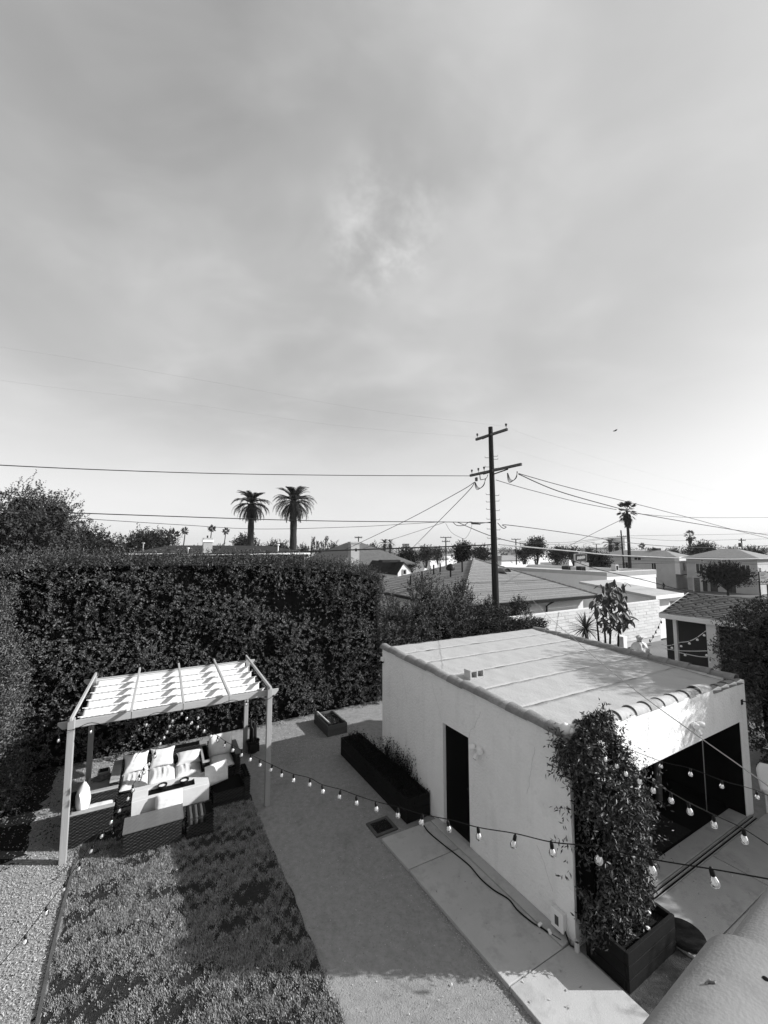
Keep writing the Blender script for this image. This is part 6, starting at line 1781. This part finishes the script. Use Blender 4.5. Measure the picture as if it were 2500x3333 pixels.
hm = bpy.data.materials.new('haze_air'); hm.use_nodes = True
hm.node_tree.nodes.clear()
pv = hm.node_tree.nodes.new('ShaderNodeVolumePrincipled'); ho = hm.node_tree.nodes.new('ShaderNodeOutputMaterial')
pv.inputs['Color'].default_value = (.9, .9, .9, 1); pv.inputs['Density'].default_value = HAZE_DENSITY
hm.node_tree.links.new(pv.outputs[0], ho.inputs['Volume'])
hz_o = MB().box((0, 0, 15), (3400, 3400, 40)).build('haze', hm, origin=(0, 0, 0)); hz_o['kind'] = 'stuff'

# ================================================================== POLES, WIRES, BIRD, WALKER
PY = 19.4
def pole_at(y, x0=1613): return A(x0, y, PY)
up_ = thing('utility_pole', 'tall dark wooden utility pole with two crossarms and step pegs', 'utility pole', (A(1612, 2000, PY).x, PY, 0))
pt_, pb_ = A(1596.5, 1390, PY), A(1617, 2040, PY); pb_.z = 0
shaft = MB().tube([pb_, pb_.lerp(pt_, .5), pt_], [.178, .145, .105], 14).build('shaft', M['pole_wood'], up_, True)
def on_pole(z): return pb_.lerp(pt_, z / pt_.z)
arm_c1, arm_c2 = A(1607, 1416, PY), A(1611, 1533, PY)
ad = Vv
for c, half0, half1, nm in ((arm_c1, 1.05, 1.02, 'crossarm'), (arm_c2, 1.55, 1.75, 'crossarm')):
    off = -U * .16
    d = ad
    MB().hexa([c + off + d * half0 - U * .05 + Vector((0, 0, -.06)), c + off - d * half1 - U * .05 + Vector((0, 0, -.06)), c + off - d * half1 + U * .05 + Vector((0, 0, -.06)), c + off + d * half0 + U * .05 + Vector((0, 0, -.06)),
               c + off + d * half0 - U * .05 + Vector((0, 0, .06)), c + off - d * half1 - U * .05 + Vector((0, 0, .06)), c + off - d * half1 + U * .05 + Vector((0, 0, .06)), c + off + d * half0 + U * .05 + Vector((0, 0, .06))]).build(nm, M['arm_wood'], up_, bevel=.01)
    MB().tube([c + off - U * .06 + Vector((0, 0, -.07)) + d * .0, c + off - U * .06 + d * .55 + Vector((0, 0, -.10))], .02, 5).build('brace', M['iron'], up_)
MB().tube([arm_c2 - U * .1 - Vv * .05 + Vector((0, 0, -.16)), arm_c2 - U * .2 - Vv * 1.0 + Vector((0, 0, -.10))], .03, 6).build('brace', M['iron'], up_)
for c, s_ in ((arm_c1, .95), (arm_c1, -.95), (arm_c2, 1.42), (arm_c2, .95), (arm_c2, .55)):
    p = c - U * .16 + ad * s_ + Vector((0, 0, .06))
    MB().lathe([(.012, 0), (.012, .1), (.05, .11), (.035, .15), (.055, .17), (.05, .22), (.0, .24)], p, 9).build('insulator', M['insulator'], up_, True)
pegz = [(1434 + 0, 1), (1485, 1), (1490, -1), (1495, 1), (1520, -1), (1524, 1), (1610, -1), (1613, 1), (1631, 1), (1634, -1), (1658, -1), (1662, 1), (1690, -1), (1692, 1), (1722, -1), (1725, 1), (1752, -1), (1756, 1), (1780, -1), (1800, 1), (1820, -1)]
for y, s_ in pegz[1:]:
    p = on_pole(A(1610, y, PY).z); d = Vector((s_, 0, 0))
    MB().tube([p + d * .1, p + d * .30, p + d * .31 + Vector((0, 0, .06))], .011, 5).build('step_peg', M['iron'], up_)
def loop(c, w_, h_, n, sk=0):
    for k in range(n):
        a0 = c + Vector((-w_ / 2 + .02 * k, .03 * k, 0)); a1 = c + Vector((w_ / 2 - .02 * k, -.03 * k, sk)); m_ = c + Vector((.05 * k - .1, 0, -h_ * (1 - .08 * k)))
        MB().tube(smooth_path([a0, a0.lerp(m_, .6) + Vector((-.05, 0, -.08)), m_, a1.lerp(m_, .5) + Vector((.06, 0, -.05)), a1], 16), .012, 5).build('drip_loop', M['cable'], up_, True)
loop(A(1668, 1539, 17.6), .45, .42, 4, .05); loop(A(1563, 1568, 19.6), .55, .38, 4, .15); loop(A(1575, 1545, 19.8), .4, .25, 2)
MB().lathe([(.0, 0), (.07, .02), (.08, .18), (.0, .22)], A(1551, 1567, 20.1), 9).build('splice_case', M['insulator'], up_, True)
def wire(label, pts, r=.014, m='wire', group='overhead wires', n=None):
    p = smooth_path([A(*q) for q in pts], n or max(12, len(pts) * 6))
    o = MB().tube(p, r, 5).build('power_line', M[m], smooth=True)
    return tag(o, label, 'wire', group)
wire('dark service wire from the low crossarm straight across the left sky', ((1530, 1549, 20.6), (1100, 1547, 18.0), (700, 1541, 15.8), (300, 1528, 13.6), (-60, 1511, 12)), .016)
wire('upper of the two level wires crossing in front of the date palms', ((1607, 1702, 19.4), (1450, 1699, 19), (1150, 1697, 17.5), (900, 1692, 16), (450, 1677, 13.8), (220, 1669, 13), (-60, 1661, 12)), .017)
wire('thin wire sagging below the level wire past the date palms', ((1447, 1698, 19), (1300, 1707, 18.4), (1148, 1715, 17.7), (850, 1722, 16.2), (600, 1709, 15), (330, 1692, 14), (214, 1683, 13.6), (60, 1671, 13)), .010)
wire('thick black cable skimming the top of the hedge from left to pole', ((-60, 1812, 12), (380, 1808, 14.5), (900, 1798, 16.5), (1230, 1787, 18), (1490, 1778, 19), (1600, 1773, 19.3)), .03)
wire('thick pale cable drooping from the pole across the far roofs', ((1624, 1772, 19.3), (1871, 1795, 22), (2034, 1809, 24.5), (2360, 1820, 30), (2560, 1816, 35)), .032, 'wire_pale')
wire('twisted dark wire from the crossarm down to the chimney roof', ((1543, 1570, 20.2), (1496, 1600, 21.5), (1330, 1690, 26), (1175, 1765, 32), (1120, 1790, 35)), .018)
wire('dark wire from the crossarm steeply down behind the hip roof', ((1543, 1572, 20.2), (1523, 1600, 21), (1430, 1695, 26), (1344, 1782, 34), (1320, 1800, 36)), .018)
wire('thin service wire fanning down to the left roof from the mid pole splice', ((1447, 1700, 19), (1320, 1742, 22), (1203, 1779, 28), (1160, 1795, 33)), .010)
wire('long dark wire crossing behind the pole down to the dark porch roof', ((1490, 1700, 20), (1611, 1749, 20.4), (1768, 1787, 21), (1925, 1847, 20.6), (2100, 1889, 20.3), (2197, 1915, 20), (2372, 1957, 19.3)), .018, 'cable')
wire('upper right service wire from the low crossarm sagging to the right edge', ((1688, 1541, 17.8), (1800, 1573, 19), (1904, 1600, 20.5), (2061, 1638, 23), (2251, 1687, 27), (2387, 1724, 30), (2560, 1766, 35)), .016)
wire('doubled right service wire below the crossarm sagging past the fan palm', ((1688, 1543, 17.8), (1822, 1600, 19.5), (2012, 1654, 22.5), (2077, 1671, 23.5), (2305, 1711, 28), (2560, 1751, 34)), .022)
wire('service wire from the pole shaft joining the doubled wire by the fan palm', ((1614, 1562, 19.3), (1680, 1582, 20), (1746, 1600, 20.8), (1880, 1634, 22), (2007, 1659, 22.6)), .015)
wire('thin level wire right of the fan palm', ((2077, 1672, 23.5), (2180, 1681, 26), (2305, 1685, 28), (2560, 1684, 33)), .013)
wire('dark telephone wire from the mid pole drooping to the right edge', ((1620, 1702, 19.4), (1637, 1719, 19.6), (1648, 1716, 19.7), (1655, 1709, 19.8), (1871, 1738, 23), (2088, 1771, 27), (2305, 1782, 31), (2560, 1773, 36)), .018)
wire('tap wire slanting down left from the fan palm crown', ((2026, 1690, 23), (1930, 1737, 27), (1833, 1787, 34)), .014)
wire('upper faint high wire from the top arm to the left sky', ((1650, 1388, 18.3), (1200, 1334, 17), (700, 1245, 15), (250, 1168, 13.5), (-60, 1120, 12.5)), .0022, 'wire_pale')
wire('lower faint high wire from the top arm to the left sky', ((1560, 1424, 20.4), (1100, 1385, 18.5), (600, 1313, 16.2), (200, 1264, 14.4), (-60, 1229, 13.5)), .0022, 'wire_pale')
wire('upper faint high wire from the top arm to the right', ((1654, 1390, 18.3), (1750, 1428, 20), (2035, 1518, 25), (2300, 1590, 31), (2560, 1646, 38)), .0022, 'wire_pale')
wire('lower faint high wire from the top arm to the right', ((1570, 1426, 20.4), (1700, 1474, 22), (1960, 1550, 26), (2250, 1625, 31), (2560, 1690, 38)), .0022, 'wire_pale')
wire('far pale line between the small poles beyond the flat roof', ((1690, 1762, 70), (1850, 1765, 80), (2012, 1746, 88), (2200, 1742, 92), (2412, 1738, 94), (2560, 1733, 97)), .03, 'wire')
wire('lower far line between the small poles beyond the apartments', ((1690, 1766, 70), (1850, 1771, 80), (2012, 1750, 88), (2200, 1760, 92), (2412, 1756, 94), (2560, 1752, 97)), .03, 'wire')
wire('street line crossing the apartment fronts', ((1990, 1838, 62), (2200, 1832, 60), (2360, 1836, 60), (2560, 1836, 58)), .03, 'cable')
wire('lower street line crossing the apartment fronts', ((1990, 1822, 62), (2200, 1828, 60), (2360, 1829, 60), (2560, 1823, 58)), .02, 'cable')
wire('taut straight cable from the pole over the shed roof to the near house', [(x, y, 1 / (.0518 + (x - 1615) * (.385 - .0518) / 945)) for x, y in ((1615, 1830), (1768, 1988), (1866, 2076), (1942, 2145), (2088, 2262), (2267, 2392), (2400, 2486), (2560, 2600))], .0045, 'wire_pale')
wire('slack drop wire hanging from the mid pole splice', ((1450, 1702, 19), (1470, 1733, 19.2), (1500, 1750, 19.3), (1515, 1752, 19.3), (1530, 1730, 19.3), (1537, 1705, 19.3)), .007)
wire('wavy jumper wire at the mid pole', ((1475, 1700, 19.1), (1487, 1710, 19.1), (1510, 1710, 19.2), (1528, 1699, 19.2), (1545, 1702, 19.3), (1560, 1704, 19.3), (1600, 1699, 19.3)), .016, 'cable')
o = MB().tube([A(1534, 1704, 19.25), A(1546, 1703, 19.25), A(1564, 1706, 19.25)], [.04, .06, .03], 7).build('cable_splice', M['insulator'], smooth=True); tag(o, 'lumpy splice on the wire left of the pole', 'cable splice')
def small_pole(label, px, ytop, Y, arms=((.3, 1.0),), can=False, lamp=False, lean=0.0, r=.14):
    p = A(px, ytop, Y); z0 = gz(p.x, p.y)
    t = thing('utility_pole' if not lamp else 'street_lamp', label, 'utility pole' if not lamp else 'street lamp', (p.x + lean, p.y, z0))
    MB().tube([(p.x + lean, p.y, z0), tuple(p)], [r * 1.2, r * .8], 8).build('shaft', M['pole_wood' if not lamp else 'wall_grey'], t, True)
    for dz, hw in arms:
        MB().box((p.x, p.y - .16, p.z - dz), (hw * 2, .1, .14)).build('crossarm', M['arm_wood'], t)
        for s_ in (-.9, -.4, .4, .9): MB().lathe([(.03, 0), (.06, .1), (.0, .2)], (p.x + s_ * hw, p.y - .16, p.z - dz + .07), 6).build('insulator', M['insulator'], t)
    if can:
        MB().lathe([(.0, 0), (.3, .02), (.3, .85), (.2, .95), (.0, .97)], (p.x - .5, p.y - .1, p.z - 2.0), 10).build('transformer', M['vent'], t, True)
        MB().box((p.x - .25, p.y - .05, p.z - 1.5), (.3, .1, .1)).build('bracket', M['iron'], t)
    if lamp:
        MB().tube([tuple(p), (p.x + .9, p.y, p.z + .35), (p.x + 2.2, p.y, p.z + .5)], .05, 6).build('arm', M['wall_grey'], t, True)
        MB().box((p.x + 2.5, p.y, p.z + .48), (.8, .3, .16)).build('lamp_head', M['wall_grey'], t)
small_pole('small utility pole with a can behind the brick chimney', 1167, 1746, 66, ((.2, .6),), True, r=.1)
small_pole('far double arm utility pole left of the big pole', 1451, 1748, 82, ((.1, 1.1), (.9, .8)))
small_pole('far utility pole right of the big pole', 1679, 1754, 90, ((.1, 1.0),))
small_pole('far slanting utility pole right of the street lamp', 1941, 1770, 120, ((.1, 1.1),), lean=.4)
small_pole('tall bare utility pole beside the fan palm trunk', 2021, 1726, 86, ((1.3, 1.0),), r=.16, lean=.4)
small_pole('utility pole with a transformer behind the wide apartment house', 2413, 1752, 94, ((.5, .8),), True)
small_pole('single arm street lamp beyond the white flat roof', 1900, 1772, 110, (), lamp=True, r=.09)
# billboard
bbd = thing('billboard', 'small dark framed billboard on the horizon left of the big pole', 'billboard', A(1321, 1790, 180))
pc = A(1321, 1776, 180)
MB().box(pc, (2.9, .3, 1.6)).build('frame', M['iron'], bbd); MB().box(pc + F_ * .16, (2.4, .02, 1.1)).build('panel', M['wall_grey'], bbd)
mb = MB()
for k in range(5): mb.box(pc + F_ * .175 + Vector((-.8 + .4 * k, 0, .18)), (.28, .01, .3))
mb.box(pc + F_ * .175 + Vector((0, 0, -.25)), (1.2, .01, .22)); mb.build('print', M['ink'], bbd)
MB().tube([(pc.x, pc.y, -3), (pc.x, pc.y, pc.z - .7)], .15, 6).build('post', M['iron'], bbd)
# bird
bp_ = A(2003, 1402, 34)
bird = thing('bird', 'small dark bird gliding alone in the pale sky', 'bird', bp_)
MB().lathe([(.004, -.16), (.03, -.1), (.045, 0), (.035, .08), (.025, .12), (.004, .17)], bp_, 8, Matrix.Rotation(R(70), 3, 'Y')).build('body', M['bird'], bird, True)
for s_ in (-1, 1):
    q = [bp_ + Vector((.05, 0, .01)), bp_ + Vector((.1, s_ * .16, .09)), bp_ + Vector((.0, s_ * .38, .03)), bp_ + Vector((-.06, s_ * .15, .05)), bp_ + Vector((-.06, 0, .01))]
    MB().prism(q, (0, 0, .012)).build('wing', M['bird'], bird)
# walker: one continuous skinned body
wp = A(2161, 1917, 82); wz = gz(wp.x, wp.y)
per = thing('person', 'person in dark clothes walking left along the street', 'person', (wp.x, wp.y, wz))
J = [((0, 0, .94), .15), ((0, 0, 1.18), .14), ((.02, 0, 1.42), .17), ((-.02, 0, 1.52), .06), ((-.06, 0, 1.66), .10), ((-.06, 0, 1.76), .07),
     ((.0, -.10, .88), .095), ((-.20, -.11, .52), .065), ((-.30, -.11, .10), .045), ((-.42, -.11, .05), .04),
     ((.0, .10, .88), .095), ((.10, .11, .50), .065), ((.36, .11, .16), .045), ((.30, .11, .06), .04),
     ((.02, -.21, 1.40), .065), ((.14, -.25, 1.14), .048), ((.02, -.24, .92), .035),
     ((.02, .21, 1.40), .065), ((-.08, .25, 1.13), .048), ((-.24, .23, .96), .035)]
ed_ = [(0, 1), (1, 2), (2, 3), (3, 4), (4, 5), (0, 6), (6, 7), (7, 8), (8, 9), (0, 10), (10, 11), (11, 12), (12, 13), (2, 14), (14, 15), (15, 16), (2, 17), (17, 18), (18, 19)]
me = bpy.data.meshes.new('body'); me.from_pydata([j[0] for j in J], ed_, []); me.materials.append(M['cloth'])
o = bpy.data.objects.new('body', me); COL.objects.link(o); put(o, WL[per.name], per)
o.modifiers.new('skin', 'SKIN'); sv = me.skin_vertices[0].data
for i, j in enumerate(J): sv[i].radius = (j[1], j[1])
sv[0].use_root = True
q = o.modifiers.new('sub', 'SUBSURF'); q.levels = 1; q.render_levels = 1
